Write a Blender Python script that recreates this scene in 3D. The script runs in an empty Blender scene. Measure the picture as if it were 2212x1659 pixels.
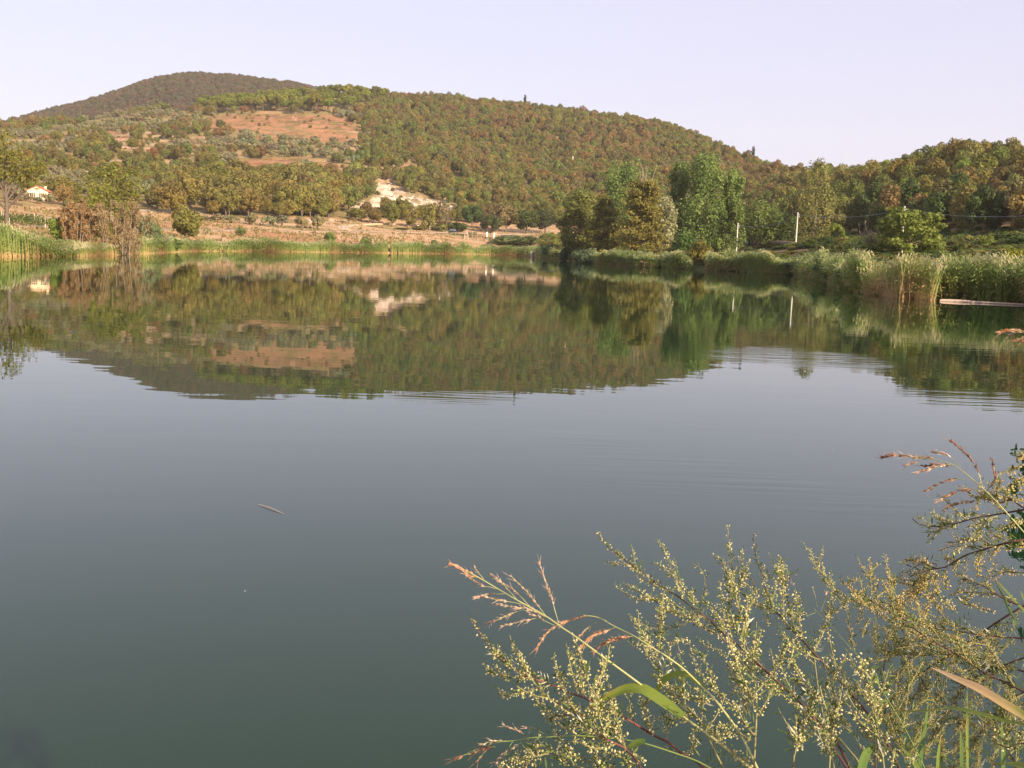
import bpy, math, random
import numpy as np
from mathutils import Vector, Matrix

random.seed(7)
SC = bpy.context.scene
COL = SC.collection

# ------------------------------------------------------------------ camera, world, sun, exposure
EYE = np.array([0.0, 0.0, 2.8])
FOC = 2273.0                      # focal length in units of a 2212-wide picture
PITCH, ROLL = math.radians(7.44), math.radians(2.0)
_f = np.array([0, math.cos(PITCH), -math.sin(PITCH)])
_u0 = np.array([0, math.sin(PITCH), math.cos(PITCH)])
_x = np.array([1.0, 0, 0])
CR = math.cos(ROLL) * _x + math.sin(ROLL) * _u0
CU = -math.sin(ROLL) * _x + math.cos(ROLL) * _u0
CF = _f
cam_d = bpy.data.cameras.new('camera')
cam_d.sensor_width = 36.0
cam_d.lens = 36.0 * FOC / 2212.0
cam_d.clip_start = 0.05
cam_d.clip_end = 12000
cam = bpy.data.objects.new('camera', cam_d)
COL.objects.link(cam)
cam.matrix_world = Matrix(((CR[0], CU[0], -CF[0], EYE[0]), (CR[1], CU[1], -CF[1], EYE[1]), (CR[2], CU[2], -CF[2], EYE[2]), (0, 0, 0, 1)))
SC.camera = cam

SUN_AZ, SUN_EL = math.radians(140), math.radians(23)
world = bpy.data.worlds.new('World')
SC.world = world
world.use_nodes = True
wn = world.node_tree.nodes
wl = world.node_tree.links
sky = wn.new('ShaderNodeTexSky')
sky.sky_type = 'NISHITA'
sky.sun_disc = False
sky.sun_elevation = SUN_EL
sky.sun_rotation = SUN_AZ
sky.air_density = 1.0
sky.dust_density = 2.0
sky.ozone_density = 2.0
veil = wn.new('ShaderNodeMix')    # thin high haze that whitens the whole sky evenly
veil.data_type = 'RGBA'
veil.inputs['Factor'].default_value = 0.74
veil.inputs[7].default_value = (3.95, 3.68, 4.55, 1)
wl.new(sky.outputs[0], veil.inputs[6])
wl.new(veil.outputs[2], wn['Background'].inputs[0])
wn['Background'].inputs[1].default_value = 0.108

sd = bpy.data.lights.new('sun', 'SUN')
sd.energy = 5.0
sd.angle = math.radians(0.6)
sd.color = (1.0, 0.80, 0.58)
sun = bpy.data.objects.new('sun', sd)
COL.objects.link(sun)
_sv = Vector((math.sin(SUN_AZ) * math.cos(SUN_EL), math.cos(SUN_AZ) * math.cos(SUN_EL), math.sin(SUN_EL)))
sun.rotation_euler = _sv.to_track_quat('Z', 'Y').to_euler()

SC.view_settings.view_transform = 'Standard'
SC.view_settings.look = 'None'
SC.view_settings.gamma = 1
SC.view_settings.use_curve_mapping = False
SC.view_settings.exposure = 1.0
SC.render.engine = 'CYCLES'
cy = SC.cycles
cy.max_bounces = 6
cy.diffuse_bounces = 2
cy.glossy_bounces = 3
cy.transmission_bounces = 4
cy.volume_bounces = 1
cy.transparent_max_bounces = 4
cy.use_adaptive_sampling = True
cy.adaptive_threshold = 0.02
cy.use_denoising = True

# ------------------------------------------------------------------ helpers
def ray(x, y):
    """direction of sight for a point of the 2212 x 1659 survey picture"""
    x = np.asarray(x, float); y = np.asarray(y, float)
    a = (x - 1106.0) / FOC; b = -(y - 829.5) / FOC
    d = a[..., None] * CR + b[..., None] * CU + CF
    return d

def azsl(x, y):
    d = ray(x, y)
    return np.arctan2(d[..., 0], d[..., 1]), d[..., 2] / np.hypot(d[..., 0], d[..., 1])

def proj(P):
    P = np.asarray(P, float) - EYE
    w = P @ CF
    return 1106 + FOC * (P @ CR) / w, 829.5 - FOC * (P @ CU) / w

def near(x, y, dist):
    d = ray(x, y)
    return EYE + d / np.linalg.norm(d, axis=-1, keepdims=True) * np.asarray(dist)[..., None]

def hor_y(x):
    yy = np.full(np.shape(x), 530.0)
    for _ in range(8):
        yy = yy + azsl(x, yy)[1] * FOC
    return yy

def sstep(a, b, x):
    t = np.clip((x - a) / (b - a), 0, 1)
    return t * t * (3 - 2 * t)

_rs = np.random.RandomState(3)
_LAT = _rs.rand(512, 512)
def vnoise(x, y):
    xi = np.floor(x).astype(int); yi = np.floor(y).astype(int)
    fx = x - xi; fy = y - yi
    fx = fx * fx * (3 - 2 * fx); fy = fy * fy * (3 - 2 * fy)
    g = lambda i, j: _LAT[(xi + i) % 512, (yi + j) % 512]
    return (g(0, 0) * (1 - fx) + g(1, 0) * fx) * (1 - fy) + (g(0, 1) * (1 - fx) + g(1, 1) * fx) * fy
def fbm(x, y, o=4):
    s = 0; a = .5
    for k in range(o):
        s = s + a * vnoise(x * 2 ** k + 17.3 * k, y * 2 ** k + 9.1 * k); a *= .5
    return s / (1 - .5 ** o)

def inpoly(x, y, poly):
    ins = np.zeros(np.shape(x), bool)
    n = len(poly)
    for i in range(n):
        x1, y1 = poly[i]; x2, y2 = poly[(i + 1) % n]
        c = ((y1 > y) != (y2 > y)) & (x < (x2 - x1) * (y - y1) / ((y2 - y1) if y2 != y1 else 1e-9) + x1)
        ins ^= c
    return ins

class MB:
    """collects vertices and faces of one mesh"""
    def __init__(s):
        s.V = []; s.F = []; s.M = []; s.A = []; s.n = 0
    def add(s, V, F, mat=0, v=0.5):
        V = np.asarray(V, float).reshape(-1, 3); F = np.asarray(F, int)
        s.V.append(V); s.F.append(F + s.n); s.M.append(np.full(len(F), mat))
        s.A.append(np.broadcast_to(np.asarray(v, float), (len(V),)).copy()); s.n += len(V)
        return s
    def box(s, c, size, mat=0, v=.5, rz=0.0, taper=1.0):
        hx, hy, hz = [q / 2 for q in size]
        P = np.array([[-hx, -hy, -hz], [hx, -hy, -hz], [hx, hy, -hz], [-hx, hy, -hz], [-hx * taper, -hy * taper, hz], [hx * taper, -hy * taper, hz], [hx * taper, hy * taper, hz], [-hx * taper, hy * taper, hz]])
        ca, sa = math.cos(rz), math.sin(rz)
        P = np.c_[P[:, 0] * ca - P[:, 1] * sa, P[:, 0] * sa + P[:, 1] * ca, P[:, 2]] + np.array(c)
        return s.add(P, [[0, 3, 2, 1], [4, 5, 6, 7], [0, 1, 5, 4], [1, 2, 6, 5], [2, 3, 7, 6], [3, 0, 4, 7]], mat, v)
    def tube(s, P, R, k=5, mat=0, v=.5, cap=True):
        P = np.asarray(P, float); n = len(P); R = np.broadcast_to(np.asarray(R, float), (n,))
        T = np.gradient(P, axis=0); T /= np.linalg.norm(T, axis=1, keepdims=True) + 1e-12
        up = np.array([0.13, 0.31, 1.0]) if abs(T[:, 2]).mean() < .85 else np.array([1.0, 0.2, 0.1])
        A = np.cross(T, up); A /= np.linalg.norm(A, axis=1, keepdims=True) + 1e-12
        B = np.cross(T, A)
        an = np.arange(k) / k * 2 * math.pi
        V = P[:, None] + R[:, None, None] * (np.cos(an)[None, :, None] * A[:, None] + np.sin(an)[None, :, None] * B[:, None])
        i = np.arange(n - 1)[:, None] * k; j = np.arange(k)[None]; j2 = (j + 1) % k
        F = np.stack([i + j, i + j2, i + k + j2, i + k + j], -1).reshape(-1, 4)
        vv = np.repeat(np.broadcast_to(np.asarray(v, float), (n,)), k)
        s.add(V.reshape(-1, 3), F, mat, vv)
        if cap and k >= 3:
            s.add(V[-1], [[0, j, j + 1] for j in range(1, k - 1)], mat, vv[-k:])
        return s
    def quads(s, P, U, W, mat=0, v=.5):
        """a leaf-like quad at every P spanned by half axes U, W"""
        n = len(P)
        V = np.stack([P - U - W * .35, P - U * .1 - W + U * .2, P + U, P + U * .1 + W], 1).reshape(-1, 3)
        F = np.arange(n * 4).reshape(n, 4)
        vv = np.repeat(np.broadcast_to(np.asarray(v, float), (n,)), 4)
        return s.add(V, F, mat, vv)
    def mesh(s, name, mats, smooth=False):
        me = bpy.data.meshes.new(name)
        V = np.concatenate(s.V); A = np.concatenate(s.A)
        me.vertices.add(len(V)); me.vertices.foreach_set('co', V.ravel().astype(np.float32))
        tot = np.concatenate([np.full(len(f), f.shape[1]) for f in s.F])
        lv = np.concatenate([f.ravel() for f in s.F])
        me.loops.add(len(lv)); me.loops.foreach_set('vertex_index', lv.astype(np.int32))
        me.polygons.add(len(tot))
        st = np.concatenate([[0], np.cumsum(tot)[:-1]])
        me.polygons.foreach_set('loop_start', st.astype(np.int32))
        me.polygons.foreach_set('material_index', np.concatenate(s.M).astype(np.int32))
        me.polygons.foreach_set('use_smooth', np.full(len(tot), smooth))
        at = me.attributes.new('v', 'FLOAT', 'POINT'); at.data.foreach_set('value', A.astype(np.float32))
        for m in mats: me.materials.append(m)
        me.update(calc_edges=True); me.validate()
        return me

def tag(o, label=None, cat=None, group=None, kind=None):
    if label: o['label'] = label
    if cat: o['category'] = cat
    if group: o['group'] = group
    if kind: o['kind'] = kind
    return o
def put(name, me, parent=None, loc=None, rz=None, scale=None):
    o = bpy.data.objects.new(name, me); COL.objects.link(o)
    if parent is not None: o.parent = parent
    if loc is not None: o.location = loc
    if rz is not None: o.rotation_euler = (0, 0, rz)
    if scale is not None: o.scale = scale
    return o
def empty(name, loc=(0, 0, 0), rz=0.0, scale=(1, 1, 1)):
    o = put(name, None, None, loc, rz, scale); o.empty_display_size = .3
    return o

# ------------------------------------------------------------------ materials
def mat_new(name):
    m = bpy.data.materials.new(name); m.use_nodes = True
    nt = m.node_tree; b = nt.nodes['Principled BSDF']; b.inputs['Roughness'].default_value = .85
    b.inputs['Specular IOR Level'].default_value = .2
    return m, nt, b
def N(nt, t, **k):
    n = nt.nodes.new(t)
    for a, v in k.items(): setattr(n, a, v)
    return n
def plain(name, col, rough=.8, spec=.2, var=.18, scale=6.0, bump=0.0):
    m, nt, b = mat_new(name)
    tc = N(nt, 'ShaderNodeTexCoord'); no = N(nt, 'ShaderNodeTexNoise'); no.inputs['Scale'].default_value = scale; no.inputs['Detail'].default_value = 5
    nt.links.new(tc.outputs['Object'], no.inputs['Vector'])
    r = N(nt, 'ShaderNodeMapRange'); r.inputs[3].default_value = 1 - var * 1.6; r.inputs[4].default_value = 1 + var * 1.6
    nt.links.new(no.outputs[0], r.inputs[0])
    mu = N(nt, 'ShaderNodeVectorMath', operation='SCALE'); mu.inputs[0].default_value = col[:3]
    nt.links.new(r.outputs[0], mu.inputs['Scale']); nt.links.new(mu.outputs[0], b.inputs['Base Color'])
    b.inputs['Roughness'].default_value = rough; b.inputs['Specular IOR Level'].default_value = spec
    if bump:
        bp = N(nt, 'ShaderNodeBump'); bp.inputs['Strength'].default_value = bump; bp.inputs['Distance'].default_value = .02
        nt.links.new(no.outputs[0], bp.inputs['Height']); nt.links.new(bp.outputs[0], b.inputs['Normal'])
    return m

def leafmat(name, col=None, trans=.44, ramp=None, vary=.55, rough=.6):
    """foliage: colour from the plant's own tint (or a fixed one / a ramp over v), varied leaf by leaf"""
    m, nt, b = mat_new(name)
    L = nt.links
    av = N(nt, 'ShaderNodeAttribute', attribute_name='v')
    if ramp:
        cr = N(nt, 'ShaderNodeValToRGB'); e = cr.color_ramp.elements
        while len(e) < len(ramp): e.new(.5)
        for k, (p, c) in enumerate(ramp):
            e[k].position = p; e[k].color = (*c, 1)
        L.new(av.outputs['Fac'], cr.inputs[0]); out = cr.outputs[0]
    else:
        if col is None:
            at = N(nt, 'ShaderNodeAttribute', attribute_name='tint', attribute_type='INSTANCER'); src = at.outputs['Color']
        else:
            rg = N(nt, 'ShaderNodeRGB'); rg.outputs[0].default_value = (*col, 1); src = rg.outputs[0]
        mr = N(nt, 'ShaderNodeMapRange'); mr.inputs[3].default_value = 1 - vary; mr.inputs[4].default_value = 1 + vary
        L.new(av.outputs['Fac'], mr.inputs[0])
        sc = N(nt, 'ShaderNodeVectorMath', operation='SCALE'); L.new(src, sc.inputs[0]); L.new(mr.outputs[0], sc.inputs['Scale'])
        hs = N(nt, 'ShaderNodeHueSaturation'); hs.inputs['Saturation'].default_value = 1.08
        mh = N(nt, 'ShaderNodeMapRange'); mh.inputs[3].default_value = .508; mh.inputs[4].default_value = .492
        L.new(av.outputs['Fac'], mh.inputs[0]); L.new(mh.outputs[0], hs.inputs['Hue']); L.new(sc.outputs[0], hs.inputs['Color'])
        out = hs.outputs[0]
    L.new(out, b.inputs['Base Color']); b.inputs['Roughness'].default_value = rough
    tr = N(nt, 'ShaderNodeBsdfTranslucent'); L.new(out, tr.inputs[0])
    mx = N(nt, 'ShaderNodeMixShader'); mx.inputs[0].default_value = trans
    L.new(b.outputs[0], mx.inputs[1]); L.new(tr.outputs[0], mx.inputs[2])
    L.new(mx.outputs[0], nt.nodes['Material Output'].inputs[0])
    return m

M = {}
M['leaf'] = leafmat('foliage')
M['bark'] = plain('bark', (.13, .105, .08), .95, .1, .3, 4)
M['palebark'] = plain('pale_bark', (.20, .155, .11), .9, .1, .2, 4)
M['reed'] = leafmat('reed', ramp=[(0, (.52, .36, .17)), (.10, (.48, .35, .15)), (.24, (.27, .31, .085)), (.85, (.22, .30, .085)), (1, (.42, .38, .22))], trans=.35)
M['concrete'] = plain('pale_concrete', (.55, .5, .43), .85, .2, .1, 8)

M['deadwood'] = plain('dead_wood', (.30, .25, .19), .9, .1, .2, 4)
M['reed_pale'] = leafmat('pale_reed', ramp=[(0, (.66, .45, .23)), (.12, (.60, .44, .21)), (.30, (.36, .38, .12)), (.85, (.26, .33, .10)), (1, (.46, .41, .23))], trans=.35)
# ------------------------------------------------------------------ terrain
# lines that run across the valley: shore, road, foot of the hill, two lines on the slope, crest, saddle behind, far crest
def line_rz(pts):
    """(x, r, y) survey points -> azimuth, r, z"""
    x = np.array([p[0] for p in pts], float); r = np.array([p[1] for p in pts], float); y = np.array([p[2] for p in pts], float)
    az, sl = azsl(x, y)
    return az, r, EYE[2] + r * sl
_sh = [(-1400, 45), (-800, 70), (-400, 95), (-150, 112), (0, 120), (165, 128), (300, 152), (430, 200), (500, 212), (700, 245), (900, 290), (1062, 335), (1135, 340), (1166, 292), (1230, 240), (1293, 205), (1380, 190), (1451, 186), (1530, 180), (1640, 172), (1715, 165), (1770, 128), (1850, 92), (1950, 85), (2040, 84), (2212, 83), (2500, 62), (2900, 40), (3600, 18)]
sh_az = np.arctan2(*ray([p[0] for p in _sh], hor_y([p[0] for p in _sh])).T[:2]); sh_r = np.array([p[1] for p in _sh], float)
sh_az = np.r_[-math.pi, -1.75, -1.2, sh_az, 1.35, 1.75, math.pi]; sh_r = np.r_[1.0, 1.0, 20, sh_r, 4, 1.0, 1.0]
def shore(a): return np.interp(a, sh_az, sh_r)
ROAD = [(-400, 190, 489), (0, 205, 492), (300, 240, 497), (430, 270, 497), (510, 285, 498), (600, 302, 499), (750, 332, 501.5), (950, 390, 503.5), (1050, 420, 506), (1170, 432, 507), (1350, 400, 518), (1480, 365, 526), (1590, 322, 529), (1717, 234, 527), (1945, 200, 528), (2212, 165, 529), (2600, 140, 530)]
FOOT = [(-400, 300, 442), (0, 300, 447), (200, 330, 462), (430, 345, 472), (600, 360, 477), (750, 395, 482), (1000, 452, 488), (1170, 470, 490), (1450, 440, 505), (1613, 380, 508), (1740, 310, 510), (1850, 255, 522), (2000, 222, 524), (2212, 188, 525), (2600, 160, 520)]
MID1 = [(-400, 450, 370), (0, 480, 385), (200, 500, 395), (430, 490, 398), (600, 505, 402), (750, 525, 400), (1000, 560, 425), (1170, 580, 432), (1450, 560, 440), (1613, 500, 450), (1740, 420, 452), (1850, 320, 468), (2000, 262, 478), (2212, 232, 478), (2600, 200, 470)]
MID2 = [(-400, 700, 312), (0, 700, 315), (200, 700, 310), (430, 690, 308), (600, 690, 313), (750, 700, 308), (1000, 740, 328), (1170, 750, 340), (1450, 720, 360), (1613, 620, 402), (1740, 510, 415), (1850, 395, 420), (2000, 320, 420), (2212, 290, 410), (2600, 250, 390)]
CREST = [(-400, 920, 285), (0, 900, 272), (100, 900, 264), (200, 900, 255), (340, 900, 239), (420, 905, 234), (560, 920, 220), (700, 930, 206), (830, 950, 206), (1000, 960, 217), (1120, 955, 225), (1260, 940, 241), (1390, 905, 261), (1500, 865, 293), (1600, 800, 342), (1650, 745, 366), (1740, 625, 392), (1850, 475, 397), (1920, 425, 380), (2000, 390, 356), (2100, 365, 338), (2212, 355, 340), (2600, 330, 335)]
BACK = [(-600, 1500, 418), (-300, 1500, 343), (-100, 1500, 290), (20, 1500, 263), (100, 1500, 238), (200, 1500, 209), (330, 1500, 163), (380, 1500, 148), (430, 1500, 146), (530, 1500, 154), (640, 1500, 174), (760, 1500, 205), (900, 1500, 268), (1200, 1500, 353), (1500, 1500, 418), (1800, 1500, 458), (2600, 1500, 468)]
LN = {k: line_rz(v) for k, v in dict(road=ROAD, foot=FOOT, mid1=MID1, mid2=MID2, crest=CREST, back=BACK).items()}
def ln(k, a):
    az, r, z = LN[k]
    return np.interp(a, az, r), np.interp(a, az, z)

front = np.radians(np.arange(-37, 37.001, .13))
side = np.radians(np.arange(37 + 4, 360 - 37 - 1, 4.0))
AZ = np.concatenate([front, side]); AZw = (AZ + math.pi) % (2 * math.pi) - math.pi
RR = np.concatenate([np.array([0, .5, .9, 1.1, 1.3, 1.5, 1.7, 1.9, 2.1, 2.4, 2.8, 3.3, 4, 5, 6.5, 8.5, 11, 14, 18, 22, 27, 33, 39, 45, 51, 57, 63]), np.arange(68, 130, 1.6), np.arange(130, 350, 2.2), np.arange(350, 1000, 3.6), np.arange(1000, 1620, 11.0), np.array([1660, 1720, 1800, 1900, 2050, 2250, 2400])])
NA, NR = len(AZ), len(RR)
Z = np.zeros((NA, NR)); RS = shore(AZw)
blend = sstep(math.radians(38), math.radians(85), np.abs(AZw))
rnear = 1.25 + .55 * sstep(.0, .6, AZw)
for i, a in enumerate(AZw):
    rs = RS[i]; b = blend[i]
    pr = []; pz = []
    bed = -1.6 if rs > rnear[i] + 2 else 1.0
    rn = rnear[i] if rs > rnear[i] + 2 else 1.0
    base = [(0, 1.2), (rn - .55, 1.15), (rn, .9 if bed > 0 else -.05), (rn + .6, bed)]
    if bed < 0: base += [(max(rn + .8, rs - 4), bed), (rs, -.02), (rs + 2.5, .55), (rs + 10, 1.2)]
    dflt = dict(road=(190, 3), foot=(300, 6), mid1=(480, 18), mid2=(700, 30), crest=(920, 40), back=(1500, 60))
    for r_, z_ in base: pr.append(r_); pz.append(z_)
    for k in ('road', 'foot', 'mid1', 'mid2', 'crest', 'back'):
        r_, z_ = ln(k, a); r_ = r_ * (1 - b) + dflt[k][0] * b; z_ = z_ * (1 - b) + dflt[k][1] * b
        r_ = max(r_, pr[-1] + 8)
        pr.append(r_); pz.append(z_)
        if k == 'crest':
            zb = (ln('back', a)[1]) * (1 - b) + 60 * b
            pr.append(max(r_ + 130, 1060)); pz.append(min(z_ * .8, max(zb * .62, 12)))
    pr += [1900, 2400]; pz += [pz[-1] * .45, 12]
    Z[i] = np.interp(RR, pr, pz)
# soften the folds between the lines, away from the shore
def smooth_rows(Zi, sig):
    k = np.arange(-int(3 * sig), int(3 * sig) + 1); w = np.exp(-.5 * (k / sig) ** 2); w /= w.sum()
    P = np.pad(Zi, ((0, 0), (len(k) // 2, len(k) // 2)), mode='edge')
    return sum(w[j] * P[:, j:j + Zi.shape[1]] for j in range(len(k)))
Zs = smooth_rows(Z, 5.0)
w = sstep(12, 60, RR[None] - RS[:, None])
Z = Z * (1 - w) + Zs * w
nf = len(front)
k = np.arange(-6, 7); wk = np.exp(-.5 * (k / 2.5) ** 2); wk /= wk.sum()
P = np.pad(Z[:nf], ((6, 6), (0, 0)), mode='edge')
Zf = sum(wk[j] * P[j:j + nf] for j in range(13))
w2 = sstep(8, 30, RR[None] - RS[:nf, None]); Z[:nf] = Z[:nf] * (1 - w2) + Zf * w2
XX = RR[None] * np.sin(AZ)[:, None]; YY = RR[None] * np.cos(AZ)[:, None]
footr = np.interp(AZw, LN['foot'][0], LN['foot'][1])[:, None]
hillm = sstep(0, 90, RR[None] - footr)
crestr = np.interp(AZw, LN['crest'][0], LN['crest'][1])[:, None]
Z += hillm * (fbm(XX / 60, YY / 60) - .5) * 5.5 + sstep(4, 30, RR[None] - RS[:, None]) * (fbm(XX / 9, YY / 9, 3) - .5) * .5
# old farming terraces on the slope: risers every few metres of height
tz = 4.2
fr = (Z / tz) % 1.0
Z += hillm * sstep(1.05, .9, RR[None] / crestr) * ((sstep(.0, .28, fr) - fr) * tz * .38)

from bisect import bisect
def ground(x, y):
    x = np.asarray(x, float); y = np.asarray(y, float)
    a = np.arctan2(x, y) % (2 * math.pi); r = np.hypot(x, y)
    am = AZ % (2 * math.pi)
    order = np.argsort(am); ams = am[order]; Zo = Z[order]
    ia = np.clip(np.searchsorted(ams, a) - 1, 0, NA - 1); ib = (ia + 1) % NA
    da = (ams[ib] - ams[ia]) % (2 * math.pi); ta = np.clip(((a - ams[ia]) % (2 * math.pi)) / np.where(da == 0, 1, da), 0, 1)
    ir = np.clip(np.searchsorted(RR, r) - 1, 0, NR - 2); tr = np.clip((r - RR[ir]) / (RR[ir + 1] - RR[ir]), 0, 1)
    z = (Zo[ia, ir] * (1 - tr) + Zo[ia, ir + 1] * tr) * (1 - ta) + (Zo[ib, ir] * (1 - tr) + Zo[ib, ir + 1] * tr) * ta
    return z
def at(x, r, y=None):
    """ground point in the direction of survey column x (at row y) and horizontal distance r"""
    a = azsl(x, hor_y(np.array(float(x))) if y is None else y)[0]
    X = r * np.sin(a); Y = r * np.cos(a)
    return np.array([float(X), float(Y), float(ground(X, Y))])

# survey position of each ground vertex (to lay out fields, scars and woods on the slopes)
PX, PY = proj(np.stack([XX, YY, Z], -1).reshape(-1, 3) + 1e-6)
PX = PX.reshape(NA, NR); PY = PY.reshape(NA, NR)
fwd = (np.cos(AZ) > .6)[:, None] & (RR[None] > 60)
BARE = [[(424, 262), (470, 250), (560, 246), (640, 250), (720, 248), (768, 268), (788, 296), (770, 312), (700, 312), (640, 310), (560, 300), (520, 286), (450, 272)],
        [(330, 234), (425, 226), (430, 240), (380, 246), (330, 244)],
        [(520, 348), (600, 340), (720, 352), (770, 360), (830, 368), (900, 366), (900, 378), (790, 380), (700, 366), (600, 364), (520, 366)],
        [(850, 352), (1000, 360), (1000, 372), (860, 366)],
        [(380, 306), (420, 296), (470, 282), (470, 290), (430, 304), (390, 316)],
        [(225, 278), (250, 290), (290, 300), (280, 326), (240, 316), (222, 300)]]
SCAR = [[(772, 404), (800, 394), (850, 396), (866, 410), (900, 424), (960, 436), (990, 452), (1004, 470), (980, 478), (900, 470), (850, 462), (770, 456), (760, 440), (800, 432), (820, 420)],
        [(330, 434), (480, 430), (485, 438), (330, 442)], [(480, 472), (760, 475), (760, 480), (480, 480)], [(1000, 444), (1100, 452), (1130, 462), (1040, 462), (1005, 470)], [(300, 452), (440, 452), (440, 462), (300, 462)]]
n1 = fbm(XX / 14, YY / 14); n2 = fbm(XX / 45 + 40, YY / 45); n3 = fbm(XX / 4.0, YY / 4.0, 3)
jx = PX + (n1 - .5) * 34; jy = PY + (n3 - .5) * 9
bare = np.zeros((NA, NR), bool); scar = np.zeros((NA, NR), bool)
for p in BARE: bare |= inpoly(jx, jy, p) & fwd & (RR[None] < 1020)
for p in SCAR: scar |= inpoly(jx, jy, p) & fwd & (RR[None] < 800)
C = np.zeros((NA, NR, 3))
under = np.array([.21, .165, .07]); dry = np.array([.36, .23, .12]); green = np.array([.075, .085, .03])
C[:] = under + (dry - under) * (sstep(.52, .72, n1) * .8)[..., None]
plainm = (RR[None] < footr + 12) & (AZw[:, None] < .12)
tan = np.array([.43, .27, .15]); red = np.array([.36, .195, .105]); straw = np.array([.46, .33, .19])
pc = red + (tan - red) * sstep(.36, .55, n2)[..., None]; pc = pc + (straw - pc) * (sstep(.5, .62, n1) * .55)[..., None]
gp = sstep(.60, .70, fbm(XX / 22 + 9, YY / 9 + 3)) * .75
pc = pc + (np.array([.17, .17, .06]) - pc) * gp[..., None]
C = np.where(plainm[..., None], pc, C)
rightm = (AZw[:, None] > .12) & (RR[None] < footr + 15)
C = np.where(rightm[..., None], np.array([.085, .095, .035]) + (np.array([.2, .14, .08]) - np.array([.085, .095, .035])) * sstep(.5, .66, n1)[..., None], C)
bc = np.array([.27, .135, .07]) + (np.array([.33, .185, .10]) - np.array([.27, .135, .07])) * n1[..., None] - (np.array([.16, .08, .05]) * (sstep(.52, .68, n3) * .8)[..., None])
strk = sstep(.16, .04, np.abs((Z / 2.6 + n1 * .8) % 1.0 - .5)) * sstep(.42, .6, n2)
bc = bc * (1 - .45 * strk[..., None]); bc = bc + (np.array([.14, .13, .05]) - bc) * (sstep(.57, .7, fbm(XX / 7 + 30, YY / 5)) * .8)[..., None]
C = np.where(bare[..., None], bc, C)
wc = np.array([.36, .24, .15]) + (np.array([.58, .46, .35]) - np.array([.36, .24, .15])) * sstep(.40, .62, n3 * .6 + n1 * .4)[..., None]; wc = wc + (np.array([.17, .15, .07]) - wc) * (sstep(.58, .68, fbm(XX / 6 + 70, YY / 5)) * .8)[..., None]
C = np.where(scar[..., None], wc, C)
riser = (hillm * sstep(.0, .1, fr) * sstep(.34, .2, fr)) * (AZw[:, None] < 0.05) * (RR[None] < 760)
C = C + (np.array([.42, .29, .19]) - C) * (riser * sstep(.45, .6, n2) * .8)[..., None]
backm = (RR[None] > crestr + 40)
C = np.where(backm[..., None], np.array([.07, .055, .04]), C)
nearb = RR[None] < 3
C = np.where(nearb[..., None], np.array([.11, .09, .05]), C)
mb = MB()
ii = np.arange(NA)[:, None] * NR; i2 = ((np.arange(NA) + 1) % NA)[:, None] * NR; jj = np.arange(NR - 1)[None]
F = np.stack([ii + jj, ii + jj + 1, i2 + jj + 1, i2 + jj], -1).reshape(-1, 4)
mb.add(np.stack([XX, YY, Z], -1), F)
m, nt, b = mat_new('dry_hillside_soil')
ca = N(nt, 'ShaderNodeAttribute', attribute_name='soil'); tc = N(nt, 'ShaderNodeTexCoord')
no = N(nt, 'ShaderNodeTexNoise'); no.inputs['Scale'].default_value = .9; no.inputs['Detail'].default_value = 6; no.inputs['Roughness'].default_value = .7
nt.links.new(tc.outputs['Object'], no.inputs['Vector'])
mr = N(nt, 'ShaderNodeMapRange'); mr.inputs[1].default_value = .3; mr.inputs[2].default_value = .7; mr.inputs[3].default_value = .62; mr.inputs[4].default_value = 1.333
nt.links.new(no.outputs[0], mr.inputs[0])
sc_ = N(nt, 'ShaderNodeVectorMath', operation='SCALE'); nt.links.new(ca.outputs['Color'], sc_.inputs[0]); nt.links.new(mr.outputs[0], sc_.inputs['Scale']); nt.links.new(sc_.outputs[0], b.inputs['Base Color'])
b.inputs['Roughness'].default_value = .95; b.inputs['Specular IOR Level'].default_value = .05
M['soil'] = m
me = mb.mesh('terrain', [m], smooth=True)
a_ = me.attributes.new('soil', 'FLOAT_COLOR', 'POINT')
a_.data.foreach_set('color', np.concatenate([C.reshape(-1, 3), np.ones((NA * NR, 1))], 1).astype(np.float32).ravel())
tag(put('terrain', me), 'dry hills and tan fields around the lake', kind='structure')

# ------------------------------------------------------------------ water
m, nt, b = mat_new('lake_water')
b.inputs['Base Color'].default_value = (.0095, .030, .0105, 1); b.inputs['Roughness'].default_value = .012; b.inputs['IOR'].default_value = 1.333
b.inputs['Specular IOR Level'].default_value = .5
tc = N(nt, 'ShaderNodeTexCoord')
def wave(scale, rot, sx, sy, det=2):
    mp = N(nt, 'ShaderNodeMapping'); mp.inputs['Rotation'].default_value = (0, 0, rot); mp.inputs['Scale'].default_value = (sx, sy, 1)
    nt.links.new(tc.outputs['Object'], mp.inputs['Vector'])
    n_ = N(nt, 'ShaderNodeTexNoise'); n_.inputs['Scale'].default_value = scale; n_.inputs['Detail'].default_value = det
    nt.links.new(mp.outputs[0], n_.inputs['Vector']); return n_.outputs[0]
def math_(op, a, b2):
    n_ = N(nt, 'ShaderNodeMath', operation=op)
    for k_, q in enumerate((a, b2)):
        if isinstance(q, (int, float)): n_.inputs[k_].default_value = q
        else: nt.links.new(q, n_.inputs[k_])
    return n_.outputs[0]
big = wave(.9, .25, .35, 1.0); small = wave(3.2, -.2, .3, 1.0, 3)
gust = wave(.028, .1, .55, 1.6, 2)
gm = N(nt, 'ShaderNodeMapRange'); gm.inputs[1].default_value = .52; gm.inputs[2].default_value = .68; gm.inputs[3].default_value = .10; gm.inputs[4].default_value = 1.0
nt.links.new(gust, gm.inputs[0])
rip = wave(1.5, .5, .12, 1.9, 1)
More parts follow.
